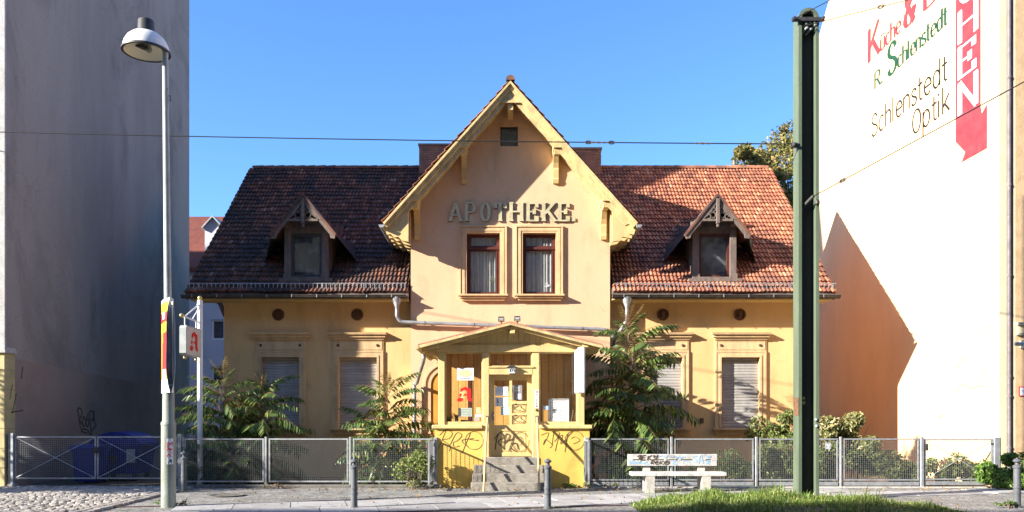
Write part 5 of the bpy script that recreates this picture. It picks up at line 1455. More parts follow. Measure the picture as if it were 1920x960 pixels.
# ------------------------------------------------------------------ steel mesh fences and gates
def mesh_panel(parent, xa, xb, z0, z1, Y=0.0, rods=False, plinth=False, fr_w=.034, pitch=.046, wd=.0038):
    m_ = MB()
    m_.box(xa, xb, Y-fr_w/2, Y+fr_w/2, z1-fr_w, z1); m_.box(xa, xb, Y-fr_w/2, Y+fr_w/2, z0, z0+fr_w)
    for x in (xa, xb-fr_w): m_.box(x, x+fr_w, Y-fr_w/2+.001, Y+fr_w/2-.001, z0+fr_w, z1-fr_w)
    if plinth: m_.box(xa, xb, Y-.012, Y+.012, z0-.115, z0-.03)
    po = m_.build('fence_panel', GALV, parent)
    w = MB(); wd2 = wd/2
    n = int((xb-xa-2*fr_w)/pitch); nz = int((z1-z0-2*fr_w)/pitch)
    for i in range(1, n+1):
        x = xa+fr_w+(xb-xa-2*fr_w)*i/(n+1); w.box(x-wd2, x+wd2, Y-.004, Y+.001, z0+fr_w, z1-fr_w)
    for i in range(1, nz+1):
        z = z0+fr_w+(z1-z0-2*fr_w)*i/(nz+1); w.box(xa+fr_w, xb-fr_w, Y+.0015, Y+.0065, z-wd2, z+wd2)
    w.build('wire_mesh', WIREM, po, kind='stuff', fix=False)
    if rods:
        for (p, q) in (((xa+.03,z1-.03),(xb-.03,z0+.03)),((xa+.03,z0+.03),(xb-.03,z1-.03))):
            MB().tube([(p[0],Y-.02,p[1]),(q[0],Y-.02,q[1])], .008, 6).build('brace_rod', GALV, po)
    return po
def post(parent, x0, x1, z1, Y=0.0, d=.06):
    m_ = MB(); m_.cbox(x0, x1, Y-d/2, Y+d/2, -.05, z1, .006); return m_.build('post', GALV, parent)
zt_l, zb_l = Z(818), Z(898)
g = thing('double_gate', (-9.6, 0, 0), 'double wire mesh gate with crossed rods closing the cobbled driveway', 'gate')
post(g, P(17), P(27), Z(812), 0, .1)
lf1 = mesh_panel(g, P(28.5), P(180.5), zb_l, zt_l, 0, True); lf2 = mesh_panel(g, P(182.5), P(332), zb_l, zt_l, 0, True)
for lf in (lf1, lf2): pass
post(g, P(334), P(341), Z(814), 0, .08)
m_ = MB(); m_.cbox(P(20), P(32), -.16, .08, -.05, .085, .015); m_.build('foot_block', CONC, g)
m_ = MB(); m_.box(P(176), P(186), -.05, -.02, Z(850), Z(838)); m_.tube([(P(183),-.05,Z(846)),(P(183),-.09,Z(846)),(P(176),-.09,Z(846))], .01, 6); m_.build('latch', IRONDK, g)

f = thing('mesh_fence', (-4.5, 0, 0), 'wire mesh fence in front of the left wing with plants growing behind it', 'fence')
zt_f, zb_f = Z(822), Z(904)
for a, b in ((346,495),(504,653),(662,811)):
    mesh_panel(f, P(a), P(b), zb_f, zt_f)
for a in (342, 497, 655): post(f, P(a), P(a)+.045, Z(819))
post(f, P(813.5), P(820), Z(820), 0, .08)
for a, b in ((344,500),(500,660),(660,830)):
    MB().cbox(P(a)+.004, P(b)-.004, -.10, .10, -.05, .07, .02).build('kerb', KERBM, f)

f = thing('mesh_fence', (4.0, 0, 0), 'wire mesh fence in front of the right wing behind the white bench', 'fence')
zt_f, zb_f = Z(822), Z(901)
for a, b in ((1106,1254),(1264,1413),(1423,1571),(1581,1723)):
    mesh_panel(f, P(a), P(b), zb_f, zt_f, plinth=True)
post(f, P(1096), P(1104), Z(820), 0, .09)
for a in (1257, 1416, 1574): post(f, P(a), P(a)+.05, Z(819))
for a, b in ((1098,1260),(1260,1420),(1420,1578),(1578,1732)):
    MB().cbox(P(a)+.004, P(b)-.004, -.10, .10, -.05, .025, .015).build('kerb', CONC, f)
m_ = MB(); m_.box(P(1547), P(1557), -.035, -.02, Z(842), Z(830)); pl = m_.build('plaque', GREYPR, f)
MB().ribbon([(P(1549),Z(833)),(P(1552),Z(837)),(P(1555),Z(833))], .02, front(-.0355), .001).ribbon([(P(1550),Z(840)),(P(1554),Z(840))], .015, front(-.0355), .001).build('print', PAPER, pl)
g = thing('gate', (10.1, 0, 0), 'single wire mesh gate with crossed rods by the white side wall', 'gate')
post(g, P(1725), P(1731), Z(819), 0, .08); post(g, P(1862), P(1873), Z(820), 0, .12)
mesh_panel(g, P(1733), P(1861), Z(900), Z(823), 0, True, True)
m_ = MB(); m_.box(P(1734), P(1739), -.045, -.019, Z(845), Z(832)); m_.box(P(1732.5), P(1738), -.06, -.046, Z(841), Z(839)); m_.build('lock', IRONDK, g)
for z in (Z(832), Z(890)): MB().box(P(1857), P(1863), -.035, -.02, z-.02, z+.02).build('hinge', IRONDK, g)
MB().cbox(P(1733), P(1875), -.10, .10, -.05, .02, .015).build('kerb', CONC, g)

# two gate leaves of the porch standing open at right angles to the pavement
for (px, lab) in ((812.5,'open mesh gate leaf swung out towards the pavement left of the porch steps'),(1095.5,'open mesh gate leaf swung out towards the pavement right of the porch')):
    xg = P(px); L_ = 1.02; z0, z1 = .16, zt_f-.01
    g = thing('gate_leaf', (xg, -.06, 0), lab, 'gate', 'open porch gate leaves')
    m_ = MB(); w = .036
    m_.box(xg-w/2, xg+w/2, -.06-L_, -.06, z1-w, z1); m_.box(xg-w/2, xg+w/2, -.06-L_, -.06, z0, z0+w)
    for y in (-.06-w, -.06-L_): m_.box(xg-w/2+.001, xg+w/2-.001, y, y+w, z0+w, z1-w)
    po = m_.build('frame', GALV, g)
    m_ = MB()
    for i in range(1, 21): y = -.06-L_+w+(L_-2*w)*i/21; m_.box(xg-.004, xg+.001, y-.0024, y+.0024, z0+w, z1-w)
    for i in range(1, 20): z = z0+w+(z1-z0-2*w)*i/20; m_.box(xg+.0015, xg+.0065, -.06-L_+w, -.06-w, z-.0024, z+.0024)
    m_.build('wire_mesh', WIREM, po, kind='stuff', fix=False)
    for z in (z0+.12, z1-.16): MB().cbox(xg-.02, xg+.02, -.06, -.03, z, z+.07, .004).build('hinge', IRONDK, g)

# ------------------------------------------------------------------ waste containers behind the gate
yb_ = 1.0
x0, x1 = P(132,yb_), P(184,yb_)
o = thing('wheelie_bin', ((x0+x1)/2, yb_+.3, 0), 'smaller blue wheelie bin at the left behind the mesh gate', 'bin')
zt_ = Z(842,yb_)
m_ = MB(); m_.add([(x0+.07,yb_+.06,.06),(x1-.07,yb_+.06,.06),(x1-.07,yb_+.52,.06),(x0+.07,yb_+.52,.06),(x0+.03,yb_,zt_),(x1-.03,yb_,zt_),(x1-.03,yb_+.6,zt_),(x0+.03,yb_+.6,zt_)],
   [(0,3,2,1),(4,5,6,7),(0,1,5,4),(1,2,6,5),(2,3,7,6),(3,0,4,7)]); m_.box(x0-.0, x1+.0, yb_-.03, yb_+.62, zt_-.06, zt_); m_.build('body', BLUEP, o)
m_ = MB(); m_.prism([(x0-.02,yb_-.05,zt_+.002),(x0-.02,yb_-.05,zt_+.04),(x0-.02,yb_+.1,zt_+.085),(x0-.02,yb_+.6,zt_+.10),(x0-.02,yb_+.68,zt_+.002)], (x1-x0+.04,0,0)); m_.build('lid', BLUEP, o)
for q in (x0+.08, x1-.12): MB().lathe([(.1,0),(.1,.05)], (q, yb_+.55, .1), 14, axis=(1,0,0)).build('wheel', IRONDK, o)
yb_ = 1.75
x0, x1 = P(168,yb_), P(262,yb_)
o = thing('waste_container', ((x0+x1)/2, yb_+.5, 0), 'large blue wheeled waste container with domed lid behind the mesh gate', 'container')
zt_ = Z(832,yb_)
m_ = MB(); m_.add([(x0+.12,yb_+.1,.2),(x1-.12,yb_+.1,.2),(x1-.12,yb_+.9,.2),(x0+.12,yb_+.9,.2),(x0,yb_,zt_),(x1,yb_,zt_),(x1,yb_+1,zt_),(x0,yb_+1,zt_)],
   [(0,3,2,1),(4,5,6,7),(0,1,5,4),(1,2,6,5),(2,3,7,6),(3,0,4,7)]); m_.box(x0-.03, x1+.03, yb_-.03, yb_+1.03, zt_-.07, zt_)
for q in (.3, .7): m_.box(x0+(x1-x0)*q-.03, x0+(x1-x0)*q+.03, yb_-.0, yb_+.12, .22, zt_-.08)
m_.build('body', BLUEP, o)
m_ = MB(); n = 9; xc = (x0+x1)/2; pr_ = [(x0-.03+(x1-x0+.06)*k/n, zt_+.003+.30*math.sin(math.pi*k/n)**.6) for k in range(n+1)]
m_.prism([(x,yb_-.02,z) for x, z in pr_], (0,1.05,0)); m_.build('lid', BLUEP, o)
for q in (x0+.2, x1-.2):
    for w in (yb_+.15, yb_+.85): MB().lathe([(.09,-.03),(.09,.03)], (q, w, .09), 12, axis=(1,0,0)).box(q-.05,q+.05,w-.03,w+.03,.1,.22).build('wheel', IRONDK, o)
m_ = MB(); lx = P(238,yb_); m_.prism([(lx,yb_-.034,Z(868,yb_)),(lx+.22,yb_-.034,Z(868,yb_)),(lx+.22,yb_-.034,Z(842,yb_)),(lx,yb_-.034,Z(842,yb_))], (0,.01,0)); lab_ = m_.build('label_plate', GREYPAI, o)
m_ = MB(); frb = front(yb_-.0345)
for k in range(3): m_.ribbon([(lx+.03,Z(846+7*k,yb_)),(lx+.19,Z(846+7*k,yb_))], .02, frb, .001)
m_.build('print', GREYPR, lab_)
MB().box(P(195,yb_), P(218,yb_), yb_-.05, yb_-.0, Z(863,yb_), Z(855,yb_)).build('handle', IRONDK, o)

# ------------------------------------------------------------------ street lamp with posters
YL = -4.1; lx = P(316,YL)
o = thing('street_lamp', (lx, YL, 0), 'tall street lamp with white dome head on the left, posters strapped to its pole', 'street lamp')
zc1, zc2 = Z(795,YL), Z(735,YL)
m_ = MB()
m_.lathe([(.128,-.1),(.126,zc1-.02),(.132,zc1-.02),(.132,zc1+.02),(.105,zc1+.06),(.102,zc2),(.075,zc2+.10),(.062,zc2+.5)], (lx,YL,0), 20)
m_.build('pole_base', LAMPGR, o)
zt_ = Z(100,YL); xt = P(310,YL)
m_ = MB(); m_.tube([(lx,YL,zc2+.3),(lx-.01,YL,zc2+1.5),(xt,YL,zt_-.2),(xt,YL,zt_+.02)], [.068,.066,.052,.05], 14); m_.build('pole', GREYPAI, o)
MB().box(lx+.03, lx+.128, YL-.09, YL-.07, .3, .75).build('access_door', LAMPGR, o) if False else None
hxl, hzl = P(274,YL), Z(98,YL)
m_ = MB(); m_.tube([(xt,YL,zt_),(xt-.06,YL,zt_+.12),(hxl+.2,YL,hzl+.2)], .035, 10); m_.build('arm', GREYPAI, o)
m_ = MB(); R_ = .405
m_.lathe([(R_,0),(R_*.985,.06),(R_*.93,.14),(R_*.80,.24),(R_*.60,.315),(R_*.42,.345)], (hxl,YL,hzl), 28, caps=False); hd = m_.build('lamp_head', WHITEP, o)
m_ = MB(); m_.lathe([(.150,.335),(.146,.345),(.138,.56),(.13,.575),(0,.575)], (hxl,YL,hzl), 20); m_.build('cap', IRONDK, o)
m_ = MB(); m_.lathe([(R_*.96,-.005),(R_+.012,-.005),(R_+.012,.028),(R_+.003,.03)], (hxl,YL,hzl), 28, caps=False); m_.lathe([(R_*.925,-.004),(R_*.985,-.004),(R_*.985,.0)], (hxl,YL,hzl), 28, caps=False)
m_.build('rim', IRONDK, o)
m_ = MB(); m_.lathe([(R_*.94,.0),(R_*.7,.07),(R_*.35,.11),(0,.12)], (hxl,YL,hzl), 24, caps=False); m_.build('reflector', LAMPIN, o, fix=False)
m_ = MB(); m_.ball((hxl+.05,YL,hzl+.05), .06, 10, 6, sc=(1,1,1)); m_.build('bulb', GREYPAI, o)
m_ = MB(); m_.prism([(hxl-.16,YL-.08,hzl+.07),(hxl-.02,YL-.12,hzl+.03),(hxl+.06,YL-.06,hzl+.03),(hxl-.02,YL+.08,hzl+.05)], (0,0,.05)); m_.build('lamp_holder', IRONDK, o)
m_ = MB(); hz_ = Z(186,YL); m_.tube([(xt+.04,YL,hz_+.06),(xt+.09,YL,hz_+.06),(xt+.09,YL,hz_-.03),(xt+.11,YL,hz_-.03)], .008, 6); m_.ball((xt+.055,YL-.03,Z(168,YL)), .01, 6, 4); m_.build('hook', IRONDK, o)
# sticker on the thick base, lettering runs upwards
frp = Frame((lx+.035,YL-.127,0), (.93,.30,0), (0,0,1), (.26,-.965,0))
frp = Frame((lx,YL,0), (math.cos(.62),math.sin(.62),0), (0,0,1), (math.sin(.62),-math.cos(.62),0))
zs0, zs1 = Z(870,YL), Z(822,YL)
st = MB(); n = 6; vs = []
for k in range(n+1):
    t = .15 + (1.05-.15)*k/n; vs.append((t,))
v = [(lx+.131*math.sin(t[0]), YL-.131*math.cos(t[0]), z) for z in (zs0, zs1) for t in vs]
st.add(v, [(k,k+1,n+2+k,n+1+k) for k in range(n)], sm=True)
s_o = thing('pole_sticker', (lx+.09, YL-.1, zs0), 'white sticker with red upright lettering on the base of the lamp pole', 'sticker')
st.build('sheet', PAPER, s_o, fix=False)
class Bent:
    """upright lettering wrapped round a pole: text runs up the pole"""
    def p(s, x, y, h=0.0):
        t = .92 - y/.131; r = .132 + h
        return Vector((lx+r*math.sin(t), YL-r*math.cos(t), zs0+x))
m_ = MB(); write(m_, 'PARTEI' if 'I' in GL else '', Bent(), .135, .0, .085, .26, .2, 0, .9, t=.001, gap=.05); m_.build('lettering', REDP, s_o, fix=False)
m_ = MB(); write(m_, 'Die', Bent(), .02, .01, .06, .2, .15, 0, .8, t=.001, gap=.04); m_.build('lettering', BLACKP, s_o, fix=False)
# two cardboard posters strapped round the pole, seen almost edge-on
zp0, zp1 = Z(737,YL), Z(562,YL)
uu = Vector((.50,-.866,0)); nn = Vector((-.866,-.50,0))
cards = []
for s in (1, -1):
    lab = ('election poster in yellow and red strapped to the lamp pole, the sunlit one facing left' if s > 0 else 'second poster on the far side of the lamp pole, its pale back showing')
    o = thing('election_poster', (lx+nn.x*.07*s, YL+nn.y*.07*s, zp0), lab, 'poster', 'posters on the lamp pole')
    def bend(u, z):       # bulge: tied together at the near edge top and bottom
        q = (u+.30)/.60; zz_ = (z-zp0)/(zp1-zp0)
        off = .085*(1-.85*max(0,(q-.45)/.55)**1.5*(abs(2*zz_-1)**2.2)) + .01*math.sin(zz_*9)*q
        p = Vector((lx,YL,z)) + uu*u + nn*(off*s)
        return p
    nu, nz = 8, 14
    ring = [0,.19,.235,.36,.62,.75,1.0]
    cols = [ORANP, PAPER, REDP, YELP, REDP, YELP] if False else None
    m_ = MB()
    zs_ = [zp0 + (zp1-zp0)*k/(nz*2) for k in range(nz*2+1)]
    for side, off in ((0,0),(1,.006)):
        base = len(m_.v)
        v = []
        for z in zs_:
            for k in range(nu+1):
                p = bend(-.30+.60*k/nu, z) - nn*(off*s); v.append(p)
        fs, mi_ = [], []
        for j in range(nz*2):
            q = (j+.5)/(nz*2)
            for k in range(nu):
                c = k/nu
                if side == 1: mm = 0
                elif q < .03 or q > .97: mm = 0
                elif q < .14: mm = 0 if (k+j) % 3 else 4
                elif q < .24: mm = 0 if c > .35 and c < .8 else 2
                elif q < .63: mm = 1 if c > .12*q*4 else 2
                elif q < .76: mm = 3
                elif q < .86: mm = 1 if not (.3 < c < .7 and .78 < q < .84) else 0
                else: mm = 3
                fs.append((j*(nu+1)+k, j*(nu+1)+k+1, (j+1)*(nu+1)+k+1, (j+1)*(nu+1)+k)); mi_.append(mm)
        b0_ = len(m_.v); m_.v += [tuple(p) for p in v]
        for f_, mm in zip(fs, mi_): m_.f.append([b0_+i for i in f_]); m_.mi.append(mm); m_.sm.append(True)
    N_ = (nu+1)*(nz*2+1)
    for j in range(nz*2):
        for e_ in (0, nu):
            a_ = j*(nu+1)+e_; b_ = (j+1)*(nu+1)+e_
            m_.f.append([a_, b_, N_+b_, N_+a_]); m_.mi.append(0); m_.sm.append(False)
    m_.build('card', [PAPER, REDP, ORANP, YELP, GREYPR], o, fix=False)
    m_ = MB()
    for q in (.08, .92):
        z = zp0+(zp1-zp0)*q; p0_, p1_ = bend(.28, z), bend(-.28, z)
        m_.tube([p0_, p0_-nn*s*.08], .006, 5)
    m_.build('strap', PAPER, o)
    if s > 0:
        m_ = MB()
        class Card:
            def p(self, x, y, h=0.0):
                return bend(x, y) + nn*(h+.001)
        z_ = zp0+(zp1-zp0)*.885
        m_.ribbon([(-.25,z_),(.1,z_)], .05, Card(), .001, .0); m_.ribbon([(-.2,zp0+(zp1-zp0)*.83),(.2,zp0+(zp1-zp0)*.83)], .06, Card(), .001, 0)
        m_.build('print', GREENT, o, fix=False)

# ------------------------------------------------------------------ pharmacy sign on its own pole
YP = .34; px_ = P(375,YP)
o = thing('pharmacy_sign', (px_, YP, 0), 'hanging white pharmacy sign with red letter A on a slim white pole behind the fence', 'sign')
zt_ = Z(563,YP)
m_ = MB(); m_.tube([(px_,YP,-.05),(px_,YP,zt_)], .062, 14); m_.lathe([(.07,0),(.07,.03)], (px_,YP,zt_-.12), 14); m_.build('pole', GREYPAI if False else WHITEP, o)
m_ = MB(); m_.ball((px_,YP,zt_+.05), .055, 12, 8); m_.build('finial', GOLD, o)
ya, yb2 = YP-1.0, YP-.14
zr = Z(600,-.2); zs1, zs0 = Z(613,-.3), Z(668,-.3)
m_ = MB()
m_.tube([(px_,YP,zr),(px_,ya-.02,zr+.04)], .022, 8)
m_.tube([(px_-.02,YP,zt_-.10),(px_-.02,ya+.12,zr+.02)], .016, 8); m_.tube([(px_+.02,YP,zt_-.12),(px_+.02,ya+.5,zr+.02)], .016, 8)
for y in (ya+.12, yb2-.1): m_.tube([(px_,y,zr+.02),(px_,y,zs1)], .014, 8)
m_.build('bracket', WHITEP, o)
MB().ball((px_,ya-.05,zr+.04), .05, 12, 8).build('finial', GOLD, o)
for y in (ya+.12, yb2-.1): MB().ball((px_,y,zs0-.05), .04, 10, 7).build('finial', GOLD, o)
m_ = MB(); c = .05
prf = [(ya,zs0+c),(ya+c,zs0),(yb2-c,zs0),(yb2,zs0+c),(yb2,zs1-c),(yb2-c,zs1),(ya+c,zs1),(ya,zs1-c)]
m_.prism([(px_-.075,y,z) for y, z in prf], (.15,0,0)); m_.build('case', GREYPAI, o)
for s in (1, -1):
    m_ = MB(); fs = Frame((px_+s*.0755,ya if s < 0 else ya,0), (0,1,0) , (0,0,1), (s,0,0))
    cy, cz = (ya+yb2)/2, (zs0+zs1)/2
    m_.plate([(y-ya+(cy-y)*.08, z+(cz-z)*.08) for y, z in prf], fs, .004); m_.build('face', SIGNW, o)
    m_ = MB(); fs2 = Frame((px_+s*.08,ya,0), (0,s*1,0), (0,0,1), (s,0,0))
    off = .20 if s > 0 else -(yb2-ya)+.20
    red_a(m_, fs2, off, zs0+.12, .46, zs1-zs0-.22, .004, 0, 1); m_.build('letter', [REDP, SIGNW], o, fix=False)

# ------------------------------------------------------------------ bollards
def bollard_mesh():
    sh = MB().lathe([(.078,-.05),(.078,.02),(.062,.03),(.060,.25),(.072,.252),(.072,.275),(.060,.277),(.060,.345),(.072,.347),(.072,.37),(.060,.372),(.058,.70),(.068,.705),(.074,.72),(.074,.745),(.045,.765)], (0,0,0), 18)
    hd = MB().lathe([(.045,.766),(.036,.775),(.034,.80),(.045,.812),(.068,.825),(.070,.838),(.055,.862),(.03,.876),(.016,.880),(.014,.892),(0,.896)], (0,0,0), 18)
    return sh.mesh('shaft', BOLL), hd.mesh('knob', BOLL)
BOLL = mat('grey_bollard_paint', (.115,.125,.135), (.085,.09,.095), sc=7, rough=.45, grain=.15)
me_s, me_k = bollard_mesh()
for px, y, lab in ((664,-4.3,'grey bollard in front of the fence right of the first left fence panels'),(1027,-4.3,'grey bollard right of the porch steps'),(1907,-4.15,'grey bollard at the far right edge beside the low green bush'),(345,-1.1,'dark bollard close to the fence just right of the lamp post')):
    o = thing('bollard', (fx(px,y), y, 0), lab, 'bollard', 'bollards along the pavement')
    place('shaft', me_s, o); place('knob', me_k, o)

# ------------------------------------------------------------------ bench
YB = -1.1
def B(px): return fx(px, YB)
def BZ(py): return fz(py, YB)
o = thing('bench', ((B(1180)+B(1358))/2, YB, 0), 'white graffiti covered bench with slotted backrest in front of the fence', 'bench')
xa, xb = B(1180), B(1350); z0, z1 = BZ(874.5), BZ(852.5); zm0, zm1 = BZ(864.5), BZ(862)
m_ = MB(); yb0 = YB+.24
m_.cbox(xa, xb, yb0, yb0+.055, z0, zm0, .01); m_.box(xa+.002, xb-.002, yb0+.001, yb0+.054, zm1, z1-.01); m_.cbox(xa, xb, yb0, yb0+.055, z1-.02, z1, .012)
sl = [(1190,1203),(1227,1249),(1254,1276),(1281,1304),(1328,1339)]
xx = xa+.002
for a, b in sl:
    m_.box(xx, B(a), yb0+.001, yb0+.054, zm0, zm1); xx = B(b)
m_.box(xx, xb-.002, yb0+.001, yb0+.054, zm0, zm1)
bk = m_.build('backrest', BENCHW, o)
fr = front(yb0-.0005); g = MB(); k = (B(1349)-B(1180))/1030
def bp(pts): return [(xa+(u-240)*k, z1-(v-322)*k) for u, v in pts]
for i, st_ in enumerate(([(352,352),(372,340),(398,336),(380,360),(372,380)],[(365,372),(395,352),(388,392),(410,352)],[(408,392),(412,345),(450,335)],[(405,366),(440,360)],[(402,392),(445,386)],[(468,392),(478,340)],[(520,335),(478,366),(520,392)],[(545,330),(542,355),(565,370),(585,352),(580,328)],[(555,345),(572,348)])):
    g.ribbon(bp(st_), .026, fr, .002, .001+.0004*i, smooth=True)
for i, st_ in enumerate(([(508,438),(520,405),(548,402),(545,420),(515,422),(545,440)],[(560,424),(592,416),(585,404),(566,412),(565,438),(598,436)],[(608,438),(618,400)],[(655,402),(615,422),(655,440)],[(700,402),(668,412),(668,434),(700,440),(724,424),(716,404),(690,402)],[(675,422),(715,418)])):
    g.ribbon(bp(st_), .022, fr, .002, .001+.0004*i, smooth=True)
g.build('graffiti', GRAFD, bk, fix=False)
g = MB()
for i, st_ in enumerate(([(262,400),(266,436),(290,404),(298,436),(318,402),(330,434),(345,408),(360,432),(400,402),(380,432),(470,410),(430,436),(495,436)],[(740,404),(800,402),(750,436),(815,432)],[(760,420),(790,420)],[(880,436),(890,402),(940,404),(960,424)],[(1040,345),(1000,350),(1010,375),(1040,395),(1030,420),(990,418)],[(1060,430),(1075,350),(1095,345),(1110,430)],[(1070,395),(1105,395)],[(1150,350),(1200,345),(1165,370)],[(1140,404),(1195,402),(1150,432),(1195,432)],[(600,350),(640,338),(680,360),(700,335)],[(790,345),(800,370),(830,350),(850,372),(880,350),(905,360)])):
    g.ribbon(bp(st_), .018, fr, .002, .001+.0004*i, smooth=True)
g.build('graffiti', GRAFB, bk, fix=False)
m_ = MB(); m_.plate(bp([(722,336),(778,336),(778,360),(722,360)]), fr, .002, .006); m_.build('sticker', GREYPR, bk)
for k_ in range(3):
    y0 = YB-.22+k_*.145
    MB().cbox(B(1182), B(1358), y0, y0+.135, BZ(891)+.0, BZ(884.5), .012).build('seat_plank', BENCHW, o)
for px in (1216.5, 1320.5):
    xc = B(px); w = .095; m_ = MB()
    m_.prism([(xc-w,YB-.20,-.05),(xc-w,YB-.06,-.05),(xc-w,YB-.06,.24),(xc-w,YB+.08,.24),(xc-w,YB+.10,-.05),(xc-w,YB+.24,-.05),(xc-w,YB+.25,BZ(891)-.001),(xc-w,YB-.21,BZ(891)-.001)], (2*w,0,0)); m_.build('leg', CONC, o)
    m_ = MB(); m_.prism([(xc-.08,YB+.24,BZ(891)),(xc-.08,YB+.33,BZ(891)-.02),(xc-.08,YB+.35,z1-.04),(xc-.08,YB+.297,z1-.04),(xc-.08,YB+.297,z0-.02)], (.16,0,0)); m_.build('back_support', CONC, o)

# ------------------------------------------------------------------ tram mast and wires
YM = -3.1
def Mx(px): return fx(px, YM)
def Mz(py): return fz(py, YM)
xl, xr = Mx(1497.5), Mx(1536)
xc = (xl+xr)/2; hw = (xr-xl)/2; tk = .062; dep = .30; ztop = Mz(14); zar = ztop-hw
o = thing('tram_mast', (xc, YM, 0), 'tall pale green steel mast with rounded top rising from the grass', 'mast')
def arch(h): return [(xc-h,-.1)] + arc(xc, zar, h, h, 180, 0, 18) + [(xc+h,-.1)]
m_ = MB(); fo, fi = arch(hw), arch(hw-tk); n = len(fo)
v = [(x,YM,z) for x, z in fo] + [(x,YM,z) for x, z in fi] + [(x,YM+dep,z) for x, z in fo] + [(x,YM+dep,z) for x, z in fi]
f_ = []
for i in range(n-1):
    f_ += [(i,i+1,n+i+1,n+i),(2*n+i,3*n+i,3*n+i+1,2*n+i+1),(i,2*n+i,2*n+i+1,i+1),(n+i,n+i+1,3*n+i+1,3*n+i)]
m_.add(v, f_); m_.build('flange', MASTG, o)
m_ = MB(); m_.poly(arch(hw-tk+.002), [], front(YM+.17), .03); m_.build('web', MASTSH, o)
m_ = MB(); zb_ = Mz(38); m_.box(Mx(1484), Mx(1544), YM-.06, YM-.003, zb_-.035, zb_+.035)
for px in (1487,1541): m_.lathe([(.03,-.05),(.03,.05)], (Mx(px), YM-.06, zb_), 8, axis=(0,1,0))
m_.build('cross_arm', IRONDK, o)
m_ = MB()
for px, py in ((1507,48),(1515,45),(1524,50),(1508,56),(1516,58)): m_.tube([(Mx(px),YM+.17,Mz(py)),(Mx(px)+.05,YM-.02,Mz(py-4))], .022, 8)
m_.build('insulator', GREYPAI, o)
m_ = MB(); m_.tube([(Mx(1506),YM+.16,Mz(389)),(Mx(1522),YM-.10,Mz(370))], .035, 10); m_.box(Mx(1500), Mx(1510), YM+.10, YM+.168, Mz(396), Mz(384)); m_.lathe([(.05,0),(.05,.06)], (Mx(1530),YM-.06,Mz(384)), 10); m_.build('wire_clamp', IRONDK, o)
m_ = MB(); m_.box(Mx(1484), Mx(1496), YM-.02, YM+.06, Mz(276), Mz(268)); m_.ball((Mx(1488),YM-.03,Mz(272)), .045, 8, 6); m_.build('wire_clamp', IRONDK, o)
m_ = MB(); fr = front(YM+.1665)
write(m_, 'WA', fr, Mx(1507.5), Mz(748.5), .05, .2, .16, 0, 1.0, t=.002, gap=.1); write(m_, '18', fr, Mx(1508.5), Mz(757.5), .055, .2, .16, 0, 1.2, t=.002, gap=.2); m_.build('lettering', CREAMPR, o, fix=False)
m_ = MB(); m_.box(xl-.004, xl+.001, YM-.004, YM+dep*.9, Mz(779), Mz(745)); m_.build('sticker', TERRA, o)
m_ = MB()
for px, py in ((1530,787),(1531,799)): m_.ball((Mx(px),YM-.01,Mz(py)), .035, 8, 5)
m_.build('bolt', GALV, o)

def cable(a, b, sag, n=16):
    a, b = Vector(a), Vector(b)
    return [a.lerp(b, k/n) - Vector((0,0,sag*4*(k/n)*(1-k/n))) for k in range(n+1)]
def wire(name, label, a, b, sag, r, ins, cat='cable'):
    o = thing(name, a, label, cat)
    pts = cable(a, b, sag); m_ = MB(); m_.tube(pts, r, 6); m_.build('wire', BLACKP, o)
    A_, B_ = Vector(a), Vector(b); d = (B_-A_).normalized()
    for t, kind in ins:
        c = A_.lerp(B_, t) - Vector((0,0,sag*4*t*(1-t)))
        if kind == 'ring':
            up = Vector((0,0,1)); s_ = d.cross(up).normalized(); upp = s_.cross(d)
            MB().tube([c + d*.06*math.cos(q) + upp*.028*math.sin(q) for q in np.linspace(0,6.283,13)], .012, 6, caps=False).build('ring', IRONDK, o)
        else:
            m_ = MB(); m_.tube([c-d*.17, c-d*.11, c-d*.06, c, c+d*.06, c+d*.11, c+d*.17], [.009,.02,.012,.022,.012,.02,.009], 8); m_.build('insulator', PORCEL, o)
    return o
wire('span_wire', 'thin dark span wire crossing the whole view in front of the gable', (Mx(1489),YM-.03,Mz(271)), (-15.2,-.02,fz(240,-.02)), .06, .011, [(.083,'ins'),(.18,'ins'),(.168,'ring'),(.19,'ring')])
wire('span_wire', 'slanting stay wire from the mast up across the white wall', (Mx(1521),YM-.1,Mz(371)), (9.4,-8.2,fz(-60,-8.2)), .0, .010, [(.10,'ring'),(.72,'ins'),(.76,'ins')])
wire('span_wire', 'upper wire leaving the top of the mast to the right', (Mx(1511),YM-.03,Mz(49)), (8.0,-6.4,fz(-60,-6.4)), .0, .008, [(.38,'ring')])
wire('span_wire', 'short wire rising from the left end of the mast cross arm', (Mx(1487),YM-.06,Mz(38)), (7.0,-6.0,fz(-120,-6.0)), .0, .008, [])
